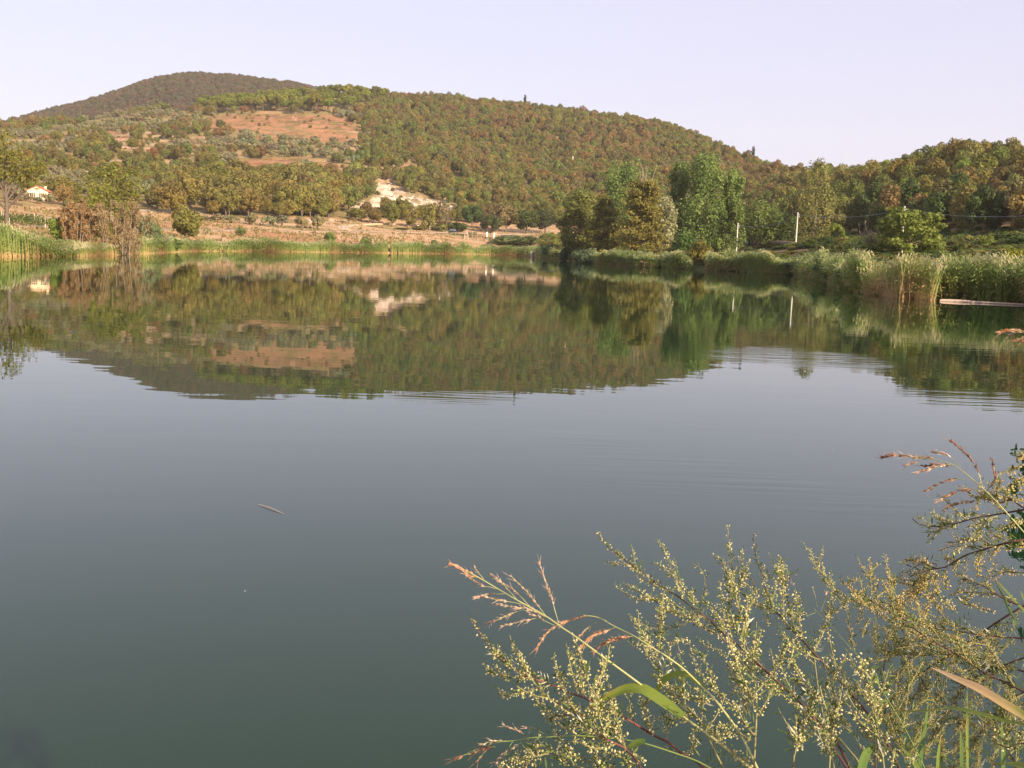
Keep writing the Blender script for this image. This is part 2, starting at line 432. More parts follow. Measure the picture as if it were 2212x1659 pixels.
# patches where a breath of wind or a rising fish has roughened the lake
patch = 0.0
for (sx_, sy_), rad in (((1650, 762), 4.5), ((1780, 778), 4.0), ((1450, 1025), 2.2), ((1830, 1075), 1.8), ((1010, 862), 1.8), ((2120, 868), 3.0), ((1280, 950), 1.2)):
    d_ = ray(float(sx_), float(sy_)); p_ = EYE + d_ * (-EYE[2] / d_[2])
    vd = N(nt, 'ShaderNodeVectorMath', operation='DISTANCE'); vd.inputs[1].default_value = p_
    ms = N(nt, 'ShaderNodeMapping'); nt.links.new(tc.outputs['Object'], vd.inputs[0])
    pr_ = N(nt, 'ShaderNodeMapRange', interpolation_type='SMOOTHSTEP'); pr_.inputs[1].default_value = rad; pr_.inputs[2].default_value = rad * .2; nt.links.new(vd.outputs['Value'], pr_.inputs[0])
    patch = math_('ADD', patch, pr_.outputs[0])
ring = wave(3.4, .35, .10, 1.5, 1)
h = math_('ADD', math_('ADD', math_('MULTIPLY', big, .0025), math_('MULTIPLY', math_('MULTIPLY', ring, .0028), patch)), math_('MULTIPLY', math_('ADD', math_('MULTIPLY', small, .0014), math_('MULTIPLY', rip, .0034)), gm.outputs[0]))
bp = N(nt, 'ShaderNodeBump'); bp.inputs['Strength'].default_value = 1.0; bp.inputs['Distance'].default_value = 1.0
nt.links.new(h, bp.inputs['Height']); nt.links.new(bp.outputs[0], b.inputs['Normal'])
M['water'] = m
wa = np.radians(np.arange(0, 360, 4)); mb = MB()
V = np.r_[[[0, 0, 0]], np.c_[430 * np.sin(wa), 430 * np.cos(wa), 0 * wa]]
mb.add(V, [[0, (i + 1) % 90 + 1, i + 1] for i in range(90)])
tag(put('lake_water', mb.mesh('lake_water', [m])), 'still green lake mirroring the hills', kind='structure')

# ------------------------------------------------------------------ haze
HAZE = 0.00009
mb = MB(); mb.box((0, 0, 142), (4980, 4980, 296))
m = bpy.data.materials.new('haze_air'); m.use_nodes = True; nt = m.node_tree; nt.nodes.clear()
o_ = N(nt, 'ShaderNodeOutputMaterial'); pv = N(nt, 'ShaderNodeVolumePrincipled'); pv.inputs['Density'].default_value = HAZE; pv.inputs['Color'].default_value = (.94, .90, .88, 1)
nt.links.new(pv.outputs[0], o_.inputs['Volume'])
tag(put('haze', mb.mesh('haze', [m])), 'thin pale haze over the valley', kind='stuff')
# ------------------------------------------------------------------ trees
def sph(rng, n):
    q = rng.normal(size=(n, 3)); return q / np.linalg.norm(q, axis=1, keepdims=True)

def leaves(mb, rng, c, rad, n, size, mat, spread=(.72, 1.06), others=None, outward=1.0, elong=1.25, cull=.75, v0=None):
    d = sph(rng, n); k = rng.uniform(spread[0], spread[1], n)
    P = c + d * rad * k[:, None]
    if others is not None:
        keep = np.ones(n, bool)
        for c2, r2 in others:
            keep &= (((P - c2) / r2) ** 2).sum(1) > cull ** 2
        P, d = P[keep], d[keep]; n = len(P)
        if n == 0: return
    nr = d * outward + sph(rng, n) * .75 + np.array([0, 0, .25]); nr /= np.linalg.norm(nr, axis=1, keepdims=True)
    t = np.cross(nr, sph(rng, n)); t /= np.linalg.norm(t, axis=1, keepdims=True) + 1e-9
    w = np.cross(nr, t)
    s = size * rng.uniform(.55, 1.35, n)[:, None]
    v = np.clip(.5 + rng.normal(0, .16, n) + (0 if v0 is None else v0), 0, 1)
    mb.quads(P, t * s * elong * .5, w * s * .5, mat, v)

def tree_mesh(seed, H, lo, prof, nl, lr, nleaf, ls, zsq=.85, trunk=.03, limbs=True, top=.82, lean=0, outward=1.0, spread=(.72, 1.06), bare_limbs=0, multi=1, cull=.75, palm=1.25):
    """trunk mesh builder and crown mesh builder of one tree; prof(t) is the crown's half width at relative height t"""
    rng = np.random.RandomState(seed); T = MB(); Cn = MB()
    lob = []
    for i in range(nl):
        u = (i + .5) / nl
        t = lo + (top - lo) * (u if nl < 30 else u) + rng.uniform(-.03, .03)
        R = prof(t); a = i * 2.39996 + rng.uniform(-.5, .5)
        rr = R * math.sqrt(rng.uniform(.12, .62)) if i < nl - 1 else R * .1
        lrad = lr * rng.uniform(.75, 1.2) * (.55 + .45 * R / max(prof((lo + top) / 2), 1e-6))
        c = np.array([rr * math.cos(a) + lean * t * H, rr * math.sin(a), t * H])
        lob.append((c, np.array([lrad, lrad, lrad * zsq])))
    for i, (c, r_) in enumerate(lob):
        leaves(Cn, rng, c, r_, int(nleaf * rng.uniform(.8, 1.2)), ls, 1, spread, [q for j, q in enumerate(lob) if j != i], outward, palm, cull, rng.normal(0, .13))
    for q in range(multi):
        off = (rng.normal(0, .05 * H, 2) if multi > 1 else np.zeros(2))
        zz = np.linspace(0, top * H * .95, 7)
        P = np.c_[off[0] * (.25 + zz / H) + lean * zz + np.cumsum(rng.normal(0, .012 * H, 7)) * (zz > 0), off[1] * (.25 + zz / H) + np.cumsum(rng.normal(0, .012 * H, 7)) * (zz > 0), zz]
        T.tube(P, trunk * H * np.linspace(1, .25, 7) / math.sqrt(multi), 6)
        if limbs:
            for i, (c, r_) in enumerate(lob):
                if multi > 1 and i % multi != q: continue
                s = np.clip((c[2] / H - .18) * .75, .08, .8) / (top * .95) * 6
                k0 = int(min(5, s)); p0 = P[k0] + (P[k0 + 1] - P[k0]) * (s - k0)
                mid = (p0 + c) / 2 + np.array([0, 0, -.03 * H]) + rng.normal(0, .012 * H, 3)
                T.tube(np.array([p0, mid, c]), trunk * H * np.array([.36, .24, .1]), 4)
    for _ in range(bare_limbs):
        t = rng.uniform(.35, .8); a = rng.uniform(0, 6.28); p0 = np.array([lean * t * H, 0, t * H]); L = H * rng.uniform(.18, .4)
        dr = np.array([math.cos(a) * .55, math.sin(a) * .55, .8])
        T.tube(np.array([p0, p0 + dr * L * .5 + rng.normal(0, .02 * H, 3), p0 + dr * L]), trunk * H * np.array([.3, .2, .06]), 4)
    return T, Cn

RND = lambda w, lo, hi: (lambda t: w * math.sqrt(max(.06, 1 - ((t - (lo + hi) / 2) / ((hi - lo) / 2 + .12)) ** 2)))
PROTO = {}
def proto(kind, meshes, bark='bark'):
    out = []
    for T, Cn in meshes:
        J = MB(); J.V = T.V + Cn.V; J.A = T.A + Cn.A; J.M = T.M + Cn.M; J.n = T.n + Cn.n
        J.F = list(T.F) + [f + T.n for f in Cn.F]
        out.append((T.mesh(kind + '_trunk', [M[bark], M['leaf']], True), Cn.mesh(kind + '_crown', [M[bark], M['leaf']]), J.mesh(kind, [M[bark], M['leaf']])))
    PROTO[kind] = out
# nominal height 8 m (olive 5, bush 3) ; copies are scaled
proto('oak_tree', [tree_mesh(10 + i, 8, .30, RND(3.6, .3, .95), 13, 1.45, 260, .42, .85, .026) for i in range(5)])
proto('slender_tree', [tree_mesh(20 + i, 9, .22, RND(2.3, .2, 1.0), 11, 1.25, 190, .42, 1.15, .02) for i in range(4)])
proto('olive_tree', [tree_mesh(30 + i, 5, .36, RND(2.5, .35, .95), 9, 1.05, 120, .42, .8, .04, multi=1 + i % 2) for i in range(4)])
proto('pine_tree', [tree_mesh(40 + i, 10, .58, lambda t: 3.9 * math.sqrt(max(.08, 1 - ((t - .6) / .36) ** 2)), 12, 1.5, 130, .6, .72, .025, top=.88) for i in range(3)])
proto('bush', [tree_mesh(50 + i, 3, .16, RND(1.9, .1, .9), 9, .85, 170, .27, .8, .03) for i in range(4)])
proto('cypress_tree', [tree_mesh(60, 9, .08, lambda t: .62 * (1.02 - t) ** .6 + .1, 16, .62, 70, .4, 1.5, .02, limbs=False, top=.95)])

NAMED = []
def bright(t): return t if tuple(t) in TNAME else tuple(q * 1.55 for q in t)
def tree(kind, loc, h, w, tint, label, cat='tree', group=None, idx=None, rz=None, meshes=None, crown_name='crown', trunk_name='trunk', nomh=None, nomw=None):
    """one tree: an Empty at its foot that parents trunk and crown (mesh data shared between like trees)"""
    if meshes is None:
        ps = PROTO[kind]; k = (random.randrange(len(ps)) if idx is None else idx % len(ps)); meshes = ps[k][:2]
    nomh = nomh or {'oak_tree': 8, 'slender_tree': 9, 'olive_tree': 5, 'pine_tree': 10, 'bush': 3, 'cypress_tree': 9}[kind] * .97
    nomw = nomw or {'oak_tree': 8.3, 'slender_tree': 5.6, 'olive_tree': 5.4, 'pine_tree': 9, 'bush': 4.2, 'cypress_tree': 2}[kind]
    e = empty(kind, loc, random.uniform(0, 6.28) if rz is None else rz, (w / nomw, w / nomw, h / nomh))
    tag(e, label, cat, group)
    put(trunk_name, meshes[0], e)
    c = put(crown_name, meshes[1], e); c['tint'] = [float(q) for q in tint]
    NAMED.append(e)
    return e
def scale_tree(x, ytop, ybase_r, wpx):
    """survey column, top row, distance and width -> foot, height, width in metres"""
    p = at(x, ybase_r); a, s = azsl(x, ytop); h = EYE[2] + ybase_r * s - p[2]
    return p, float(h), float(wpx / FOC * ybase_r)

# tints
FRESH = (.175, .205, .056); GREEN = (.168, .182, .055); OLV = (.215, .198, .062); RUST = (.25, .172, .075); BROWN = (.23, .178, .072)
SILV = (.28, .27, .15); DARK = (.085, .115, .038); LIME = (.22, .24, .045); PINEG = (.165, .185, .038); DULL = (.195, .17, .077); GOLD = (.19, .18, .05); OAK = (.222, .198, .064)
TNAME = {FRESH: 'fresh green', GREEN: 'mid green', OLV: 'olive green', RUST: 'rust brown', BROWN: 'brown', SILV: 'silvery grey-green', DARK: 'dark green', LIME: 'lime green', PINEG: 'bright green', DULL: 'dull grey-brown', GOLD: 'golden green', OAK: 'tawny green'}
def jit(c, rng, s=.11):
    k = rng.normal(1, s); return tuple(float(max(.01, q * k * rng.normal(1, .06))) for q in c)

# ---- named trees round the lake: (kind, column, top row, distance, width, tint, label)
rngN = np.random.RandomState(5)
def named(kind, x, ytop, r, wpx, tint, label, cat='tree', **kw):
    p, h, w = scale_tree(x, ytop, r, wpx)
    return tree(kind, p, h, w, jit(bright(tint), rngN, .04), label, cat, **kw)

# big individual crowns
def special(seed, H, W, *a, **k): return tree_mesh(seed, H, *a, **k)
def sp_tree(name, x, ytop, r, wpx, tint, label, build, bark='bark', cat='tree', rz=0.0, dz=0.0):
    p, h, w = scale_tree(x, ytop, r, wpx)
    T, Cn = build(h, w)
    p = p + np.array([0, 0, dz])
    e = empty(name, p, rz); tag(e, label, cat)
    put('trunk', T.mesh('trunk', [M[bark], M['leaf'], M['deadwood']], True), e)
    c = put('crown', Cn.mesh('crown', [M[bark], M['leaf']]), e); c['tint'] = [float(q) for q in bright(tint)]
    NAMED.append(e); return e

POP = lambda sd: (lambda h, w: tree_mesh(sd, h, .06, lambda t: w * .5 * (1.15 - t) ** .42 * (.72 + .28 * math.sin(t * 17 + sd)) if t > .2 else w * .42, 44, w * .135, 330, .40, 1.75, .018, top=.95, spread=(.35, 1.2), cull=.45))
sp_tree('poplar_tree', 1512, 336, 255, 140, (.115, .158, .05), 'tallest fresh green poplar with a ragged leafy crown among the lakeside trees', POP(101), 'palebark')
sp_tree('poplar_tree', 1572, 372, 258, 96, (.118, .158, .05), 'shorter poplar leaning against the sunny flank of the tallest poplar', POP(131), 'palebark')
sp_tree('poplar_tree', 1458, 352, 262, 92, (.13, .17, .055), 'poplar between the bald cypress with the dead top and the tallest poplar', POP(132), 'palebark')
sp_tree('poplar_tree', 1345, 352, 262, 120, (.10, .14, .045), 'green poplar standing behind the bald cypress with the dead top',
        lambda h, w: tree_mesh(102, h, .15, RND(w * .5, .05, 1.0), 28, w * .2, 360, .42, 1.4, .02, top=.94, spread=(.45, 1.15), cull=.5), 'palebark')
def conifer(seed, h, w, dead=0):
    rng = np.random.RandomState(seed); T = MB(); Cn = MB()
    zz = np.linspace(0, h * (1.0 if not dead else .97), 9); T.tube(np.c_[np.cumsum(rng.normal(0, .006 * h, 9)), np.cumsum(rng.normal(0, .006 * h, 9)), zz], h * .022 * np.linspace(1, .12, 9), 6)
    nb = 54
    topf = .97 if not dead else .80
    for i in range(nb):
        t = .06 + (topf - .06) * i / nb; R = w * .5 * (1.05 - t) ** .62 * min(1, .55 + t * 3) * rng.uniform(.6, 1.1); a = i * 2.4 + rng.uniform(-.4, .4)
        p0 = np.array([0, 0, t * h]); d = np.array([math.cos(a), math.sin(a), rng.uniform(-.15, .5)])
        p1 = p0 + d * R
        T.tube(np.array([p0, (p0 + p1) / 2 + np.array([0, 0, .02 * h]), p1]), h * .022 * (1.1 - t) * np.array([.3, .2, .06]), 4)
        for f in (.38, .68, .96):
            leaves(Cn, rng, p0 + (p1 - p0) * f, np.array([R * .30 + .3, R * .30 + .3, h * .045]) * rng.uniform(.7, 1.25), 84, .36, 1, (.2, 1.15), None, .35)
    if dead:
        for i in range(8):
            a = rng.uniform(0, 6.28); t = rng.uniform(.66, .82); p0 = np.array([rng.normal(0, .04) * h, 0, t * h]); L = h * rng.uniform(.14, .24)
            d = np.array([math.cos(a) * .5, math.sin(a) * .5, 1]); T.tube(np.array([p0, p0 + d * L * .5 + rng.normal(0, .1, 3), p0 + d * L]), [.075, .055, .03], 4, 2)
    return T, Cn
sp_tree('bald_cypress_tree', 1388, 352, 218, 122, (.155, .14, .045), 'rusty green bald cypress with bare dead twigs at its top', lambda h, w: conifer(103, h, w, 1), 'palebark')
sp_tree('bald_cypress_tree', 1300, 420, 226, 96, (.15, .145, .044), 'shorter bald cypress with a browning tip beside the one with the dead top', lambda h, w: conifer(104, h, w), 'bark')
sp_tree('broadleaf_tree', 1248, 408, 236, 92, (.125, .135, .042), 'yellowish green tree at the tip of the wooded point', lambda h, w: tree_mesh(105, h, .1, RND(w * .5, 0, 1.0), 26, w * .19, 330, .38, 1.1, .022, top=.93, spread=(.45, 1.15), cull=.5))
sp_tree('willow_tree', 1432, 425, 232, 62, (.20, .20, .11), 'pale silvery willow squeezed between the bald cypress and the big poplar', lambda h, w: tree_mesh(106, h, .2, RND(w * .5, .1, 1.0), 14, w * .24, 170, .5, 1.25, .02, top=.9), 'palebark')
sp_tree('broadleaf_tree', 1640, 425, 262, 105, (.095, .125, .038), 'round green tree behind the first utility pole', lambda h, w: tree_mesh(107, h, .15, RND(w * .5, .05, .95), 18, w * .2, 330, .4, .9, .02))
sp_tree('broadleaf_tree', 1695, 462, 258, 58, (.065, .09, .028), 'small green tree between the round tree and the ivy-clad poplar', lambda h, w: tree_mesh(108, h, .12, RND(w * .5, .05, .95), 12, w * .24, 150, .45, 1.0, .02))
def column(seed, h, w):
    T, Cn = tree_mesh(seed, h, .05, lambda t: w * .5 * (1.0 if t > .35 else .55 + t) * math.sqrt(max(.1, 1.04 - t)) * 1.15, 34, w * .27, 330, .36, 1.7, .022, limbs=False, top=.95, spread=(.55, 1.12))
    rng = np.random.RandomState(seed)
    for d in ((.62, -.1, .36), (.5, -.3, .33), (-.42, 0, .40)):
        p0 = np.array([0, 0, h * d[2] * .85]); p1 = np.array([d[0] * w * 1.1, d[1] * w, h * d[2]])
        T.tube(np.array([p0, (p0 + p1) / 2, p1]), [.16, .1, .04], 5)
        for f in (.6, .85, 1.0): leaves(Cn, rng, p0 + (p1 - p0) * f, np.array([.9, .9, .6]), 60, .34, 1, (.3, 1.1))
    return T, Cn
sp_tree('poplar_tree', 1757, 356, 238, 74, (.155, .15, .055), 'tall narrow poplar clad in ivy beside the second utility pole', lambda h, w: column(109, h, w), 'bark', rz=.0)
sp_tree('broadleaf_tree', 1957, 450, 150, 160, (.115, .14, .036), 'spreading layered tree with slanting twigs above the tan reed clump', lambda h, w: conifer(110, h, w) if False else tree_mesh(110, h, .12, RND(w * .5, -.25, 1.0), 40, w * .12, 120, .34, .42, .03, top=.94, spread=(.4, 1.15)))
def deadtree(h, w):
    rng = np.random.RandomState(111); T = MB(); Cn = MB()
    for k in range(7):
        a = rng.uniform(2.6, 4.2); L = h * rng.uniform(.7, 1.0); d = np.array([math.cos(a) * rng.uniform(.1, .55), math.sin(a) * .2, .85])
        P = np.array([[0, 0, 0], d * L * .4 + rng.normal(0, .12, 3), d * L * .75 + rng.normal(0, .18, 3), d * L])
        T.tube(P, [.16, .11, .07, .025], 5)
        for q in range(3):
            p = P[1] + (P[3] - P[1]) * rng.uniform(.1, .9); e_ = d * .6 + rng.normal(0, .45, 3); T.tube(np.array([p, p + e_ * .8]), [.045, .015], 4)
    leaves(Cn, rng, np.array([-.6, 0, h * .35]), np.array([1.2, 1.0, 1.1]), 220, .3, 1, (.3, 1.1))
    return T, Cn
sp_tree('dead_tree', 1890, 462, 152, 90, (.15, .14, .075), 'bare grey dead tree leaning beside the spreading layered tree', deadtree, 'deadwood')
def ivystump(h, w):
    rng = np.random.RandomState(112); T = MB(); Cn = MB()
    P = np.array([[0, 0, 0], [-.1, 0, h * .4], [-.5, 0, h * .8], [-1.7, 0, h * .98], [-2.4, 0, h * .8]]); T.tube(P, [.25, .22, .18, .12, .06], 6)
    for f in np.linspace(0, 1, 12):
        s = f * 4; k0 = min(3, int(s)); c = P[k0] + (P[k0 + 1] - P[k0]) * (s - k0)
        leaves(Cn, rng, c, np.array([.55, .5, .6]), 80, .28, 1, (.4, 1.1))
    return T, Cn
sp_tree('ivy_stump', 1819, 486, 212, 40, (.12, .15, .035), 'ivy-covered bent stump beyond the reeds, curling like a hook', ivystump)

# trees on the western shore
def vtree(h, w):
    rng = np.random.RandomState(120); T = MB(); Cn = MB()
    T.tube(np.array([[0, 0, 0], [.05, 0, h * .2], [0.1, 0, h * .36], [0, 0, h * .6], [.1, 0, h * .95]]), [.34, .27, .22, .12, .04], 7)
    tips = []
    for d, z0 in (((.52, -.1, .80), .32), ((-.56, .1, .76), .30), ((.28, .3, .85), .45), ((-.3, -.3, .85), .42), ((.6, .2, .75), .40), ((-.5, .2, .8), .5), ((.12, -.3, .9), .55)):
        d = np.array(d); p0 = np.array([.1, 0, z0 * h]); L = h * rng.uniform(.42, .56)
        p1 = p0 + d * L * .5 + rng.normal(0, .1, 3); p2 = p0 + d * L
        T.tube(np.array([p0, p1, p2]), [.14, .09, .03], 5); tips += [p1 + (p2 - p1) * f for f in (.45, .75, 1.0, 1.15)]
    for c in tips + [np.array([.1, 0, h * f]) for f in (.7, .8, .9, .97)]:
        leaves(Cn, rng, c + rng.normal(0, .45, 3), np.array([1.35, 1.35, 1.2]), 75, .26, 1, (.2, 1.15), None, .4)
    return T, Cn
sp_tree('walnut_tree', 14, 302, 136, 175, (.13, .125, .035), 'thin-leaved tree with pale forked limbs standing behind the reed mound', vtree, 'bark', rz=.2)
sp_tree('willow_tree', 246, 358, 160, 128, (.12, .128, .032), 'yellow-green willow crown rising above the brown twiggy shrubs', lambda h, w: tree_mesh(121, h, .44, RND(w * .5, .35, 1.0), 24, w * .17, 150, .3, 1.1, .014, top=.93, spread=(.4, 1.15), multi=3), 'palebark')
def twiggy(seed, leafd, tintv=0):
    def f(h, w):
        rng = np.random.RandomState(seed); T = MB(); Cn = MB()
        for k in range(26):
            a = rng.uniform(0, 6.28); sp = rng.uniform(.05, .42); bs = rng.uniform(.1, .36); d = np.array([math.cos(a) * sp * w / h, math.sin(a) * sp * w / h * .6, 1.0]); L = h * rng.uniform(.65, 1.02)
            p0 = np.array([math.cos(a) * w * bs, math.sin(a) * w * bs * .6, 0]); P = np.array([p0, p0 + d * L * .35 + rng.normal(0, .06, 3), p0 + d * L * .7 + rng.normal(0, .1, 3), p0 + d * L])
            T.tube(P, [.04, .034, .026, .01], 4)
            for q in range(7):
                u = rng.uniform(-.45, 1.0); pp = P[1] + (P[3] - P[1]) * u; e_ = np.array([rng.normal(0, .35), rng.normal(0, .3), .5]) * h * .16
                T.tube(np.array([pp, pp + e_]), [.018, .006], 3, cap=False)
                leaves(Cn, rng, pp + e_ * .7, np.array([.4, .4, .45]) * h * .14, leafd, .15, 1, (.1, 1.15), None, .2)
        return T, Cn
    return f
sp_tree('twiggy_shrub', 252, 430, 144, 116, (.225, .17, .092), 'large brown twiggy shrub with pale stems at the waterline', twiggy(122, 60), 'deadwood', 'shrub')
sp_tree('twiggy_shrub', 166, 436, 146, 84, (.23, .155, .08), 'rusty brown twiggy shrub next to the reed mound', twiggy(123, 60), 'deadwood', 'shrub')
named('bush', 128, 468, 148, 44, FRESH, 'fresh green bush half hidden by the rusty shrub', 'bush')
named('bush', 222, 468, 158, 48, GREEN, 'dark green bush between the two brown twiggy shrubs', 'bush')
named('bush', 318, 470, 172, 44, (.10, .125, .06), 'grey-green bush behind the pale green reeds', 'bush')
named('slender_tree', 342, 482, 176, 18, (.10, .14, .05), 'slim young tree behind the pale green reeds', 'tree')
named('oak_tree', 402, 446, 206, 78, FRESH, 'pointed fresh green tree at the end of the pale green reeds', 'tree', idx=1)
named('bush', 372, 514, 181, 46, (.10, .135, .04), 'low green bush at the water beside the reeds', 'bush')
named('slender_tree', 521, 490, 262, 27, (.12, .145, .06), 'small grey-green tree alone on the tan field before the road', 'tree', idx=0)
named('bush', 712, 500, 268, 28, (.12, .15, .045), 'small bright bush on the tan field above the reed strip', 'bush', idx=1)
for k_, (x, w_) in enumerate([(444, 30), (470, 33), (500, 40), (540, 36), (582, 36), (608, 34), (650, 36), (686, 36)]):
    p, h, w = scale_tree(x, 462 if k_ % 2 else 465, 322 + 6 * (k_ > 4), w_)
    tree('olive_tree', p, h, w, jit(SILV, rngN, .05), ['first olive of the roadside row, beside the pale terrace wall', 'second olive of the roadside row', 'third olive of the roadside row, the widest', 'fourth olive of the roadside row', 'fifth olive of the roadside row, below the tawny wood', 'sixth olive of the roadside row', 'seventh olive of the roadside row, before the fork of the track', 'last olive of the roadside row, where the track climbs'][k_], 'olive tree', 'olive trees in a row by the road', idx=k_)
# trees round the quarry scar and the road
for kind, x, yt, r, w_, tint, lab in [
    ('oak_tree', 768, 448, 402, 54, OAK, 'leaning dark-stemmed tree at the foot of the white scar where the track begins'),
    ('oak_tree', 808, 446, 398, 44, OLV, 'tawny tree on a thin trunk in front of the white scar'),
    ('oak_tree', 845, 436, 398, 46, GREEN, 'dark open-crowned tree in front of the middle of the white scar'),
    ('slender_tree', 888, 444, 402, 34, OAK, 'slim brownish tree at the road below the white scar'),
    ('slender_tree', 925, 434, 404, 42, OLV, 'olive green tree by the lower edge of the white scar'),
    ('slender_tree', 952, 432, 410, 40, (.115, .11, .05), 'grey-green tree at the lower edge of the white scar'),
    ('oak_tree', 1018, 440, 440, 56, (.055, .08, .03), 'round dark green tree beside the end of the white scar'),
    ('bush', 738, 478, 388, 30, OAK, 'brown bush beside the track fork'),
    ('bush', 760, 490, 380, 14, LIME, 'tiny lime green sapling by the roadside'),
    ('oak_tree', 1092, 438, 432, 74, (.125, .115, .045), 'yellowish oak over the dark hedge by the fenced road'),
    ('oak_tree', 1060, 462, 424, 60, DARK, 'low dark tree of the hedge near the parked car'),
    ('oak_tree', 1135, 450, 432, 70, DARK, 'dark tree of the hedge behind the fence posts'),
    ('oak_tree', 1175, 452, 436, 70, (.045, .062, .022), 'dark tree of the hedge closest to the wooded point'),
    ('bush', 800, 490, 384, 34, GREEN, 'green bush under the tawny tree by the road'), ('bush', 868, 492, 386, 40, (.09, .11, .03), 'low bush between the road and the white scar'),
    ('bush', 905, 488, 392, 44, OLV, 'olive green thicket at the roadside below the slim brownish tree'), ('bush', 985, 480, 412, 60, DARK, 'dark bush spreading behind the parked car'), ('bush', 948, 482, 400, 46, OAK, 'brownish bush left of the dark roadside hedge'),
    ('bush', 1098, 508, 372, 110, (.10, .12, .05), 'low spreading bush in front of the fenced road'), ('bush', 1145, 510, 366, 60, (.085, .11, .045), 'low bush beside the earth heap near the wooded point')]:
    named(kind, x, yt, r, w_, tint, lab, 'bush' if kind == 'bush' else 'tree')
# shore bushes of the wooded point
for x, yt, r, w_, tint, lab in [(1192, 528, 279, 62, (.055, .085, .042), 'blue-green bush at the very tip of the wooded point'), (1232, 532, 239, 58, (.05, .078, .035), 'dark shore bush next to the tip of the wooded point'),
    (1272, 540, 213, 70, (.07, .10, .05), 'grey-green bush on the waterline under the browning cypress'), (1340, 538, 204, 76, (.06, .09, .04), 'dark green bush on the waterline below the bald cypress'),
    (1392, 542, 200, 60, (.08, .11, .06), 'pale grey-green bush beside the reed tuft of the point'), (1512, 520, 186, 58, (.12, .115, .03), 'yellowing bush on the bare gap of the shore'), (1478, 500, 205, 62, (.075, .105, .034), 'leafy bush at the foot of the big poplar'), (1562, 505, 214, 70, (.085, .11, .034), 'green bush in front of the big poplar near the first pole'),
    (1795, 560, 127, 84, (.055, .088, .040), 'dark bush overhanging the water before the long reed wall'), (1836, 572, 104, 52, (.05, .078, .036), 'dark bush touching the water beside the tan reed clump'), (1725, 566, 165, 64, (.06, .09, .04), 'bush in the corner of the long reed wall')]:
    named('bush', x, yt, r, w_, tint, lab, 'bush')
# tree on the near bank just beyond the picture edge, seen in the mirror of the lake
sp_tree('bank_tree', 2422, 60, 32, 300, (.032, .05, .018), 'dark leafy tree on the near bank, seen mirrored at the edge of the lake', lambda h, w: tree_mesh(130, h, .08, RND(w * .5, -.1, 1.0), 30, w * .17, 150, .24, 1.0, .02, top=.93, spread=(.3, 1.25), cull=.3))
# cypresses on the crest
for x, yt, r, w_, lab in [(1613, 318, 770, 10, 'lone slim cypress standing on the skyline of the falling ridge'), (1123, 206, 955, 8, 'small dark cypress on the crest of the main hill'), (1561, 338, 800, 7, 'tiny cypress tip on the skyline above the poplars')]:
    named('cypress_tree', x, yt, r, w_, (.03, .042, .02), lab, 'cypress')

# ---- the woods on the slopes
PINE_P = [(424, 246), (430, 225), (560, 205), (690, 192), (830, 196), (860, 212), (790, 235), (740, 246), (640, 250), (560, 246), (470, 250)]
OAKB_P = [(330, 470), (345, 415), (420, 400), (520, 395), (640, 398), (760, 405), (770, 440), (750, 470), (640, 476), (500, 474)]
rng = np.random.RandomState(11)
cand = []
def spots(r0, r1, a0, a1, step):
    n = int((r1 ** 2 - r0 ** 2) / 2 * (a1 - a0) / step ** 2)
    r = np.sqrt(rng.uniform(r0 ** 2, r1 ** 2, n * 3)); a = rng.uniform(a0, a1, n * 3)
    # keep about one per cell
    X = r * np.sin(a); Y = r * np.cos(a); key = (np.floor(X / step).astype(int) * 100003 + np.floor(Y / step).astype(int))
    _, i = np.unique(key, return_index=True)
    return X[i], Y[i], r[i], a[i]
a0, a1 = math.radians(-36), math.radians(36)
X, Y, r, a = spots(150, 1010, a0, a1, 4.9)
fr_, _z = ln('foot', a); cr_, _z = ln('crest', a); zz = ground(X, Y)
px, py = proj(np.c_[X, Y, zz])
on = (r > fr_ + 6) & (r < cr_ + 40)
wn1 = fbm(X / 40, Y / 40); wn2 = fbm(X / 18 + 5, Y / 18); wn3 = fbm(X / 70 + 50, Y / 70)
jx_ = px + (wn2 - .5) * 24
isbare = np.zeros(len(X), bool); isscar = np.zeros(len(X), bool)
for p in BARE: isbare |= inpoly(jx_, py, p) & (r < 1000)
for p in SCAR: isscar |= inpoly(jx_, py, p) & (r < 800)
left = px < 790 + (fbm(X / 30 + 3, Y / 30) - .5) * 170
pines = inpoly(px, py + 4, PINE_P) & (r > 600); oakb = inpoly(px, py, OAKB_P) & (r < 620)
rightw = (a > math.radians(13.5)) & (r < cr_ + 40) & (r < 520)
u = rng.rand(len(X)); dens = np.where(left, .50, .97)
dens = np.where(left & (wn1 < .44), .28, dens)
dens = np.where(pines, .55, np.where(oakb, .62, dens)); dens = np.where(isbare, .055, np.where(isscar, .05, dens)); dens = np.where(rightw, .88, dens)
keep = on & (u < dens) & ~((px > 44) & (px < 116) & (r < 360))
FOREST = {}
def add_tree(kind, x, y, z, h, w, tint, wood):
    FOREST.setdefault(kind, []).append((x, y, z - .15, h, w, tint, wood))
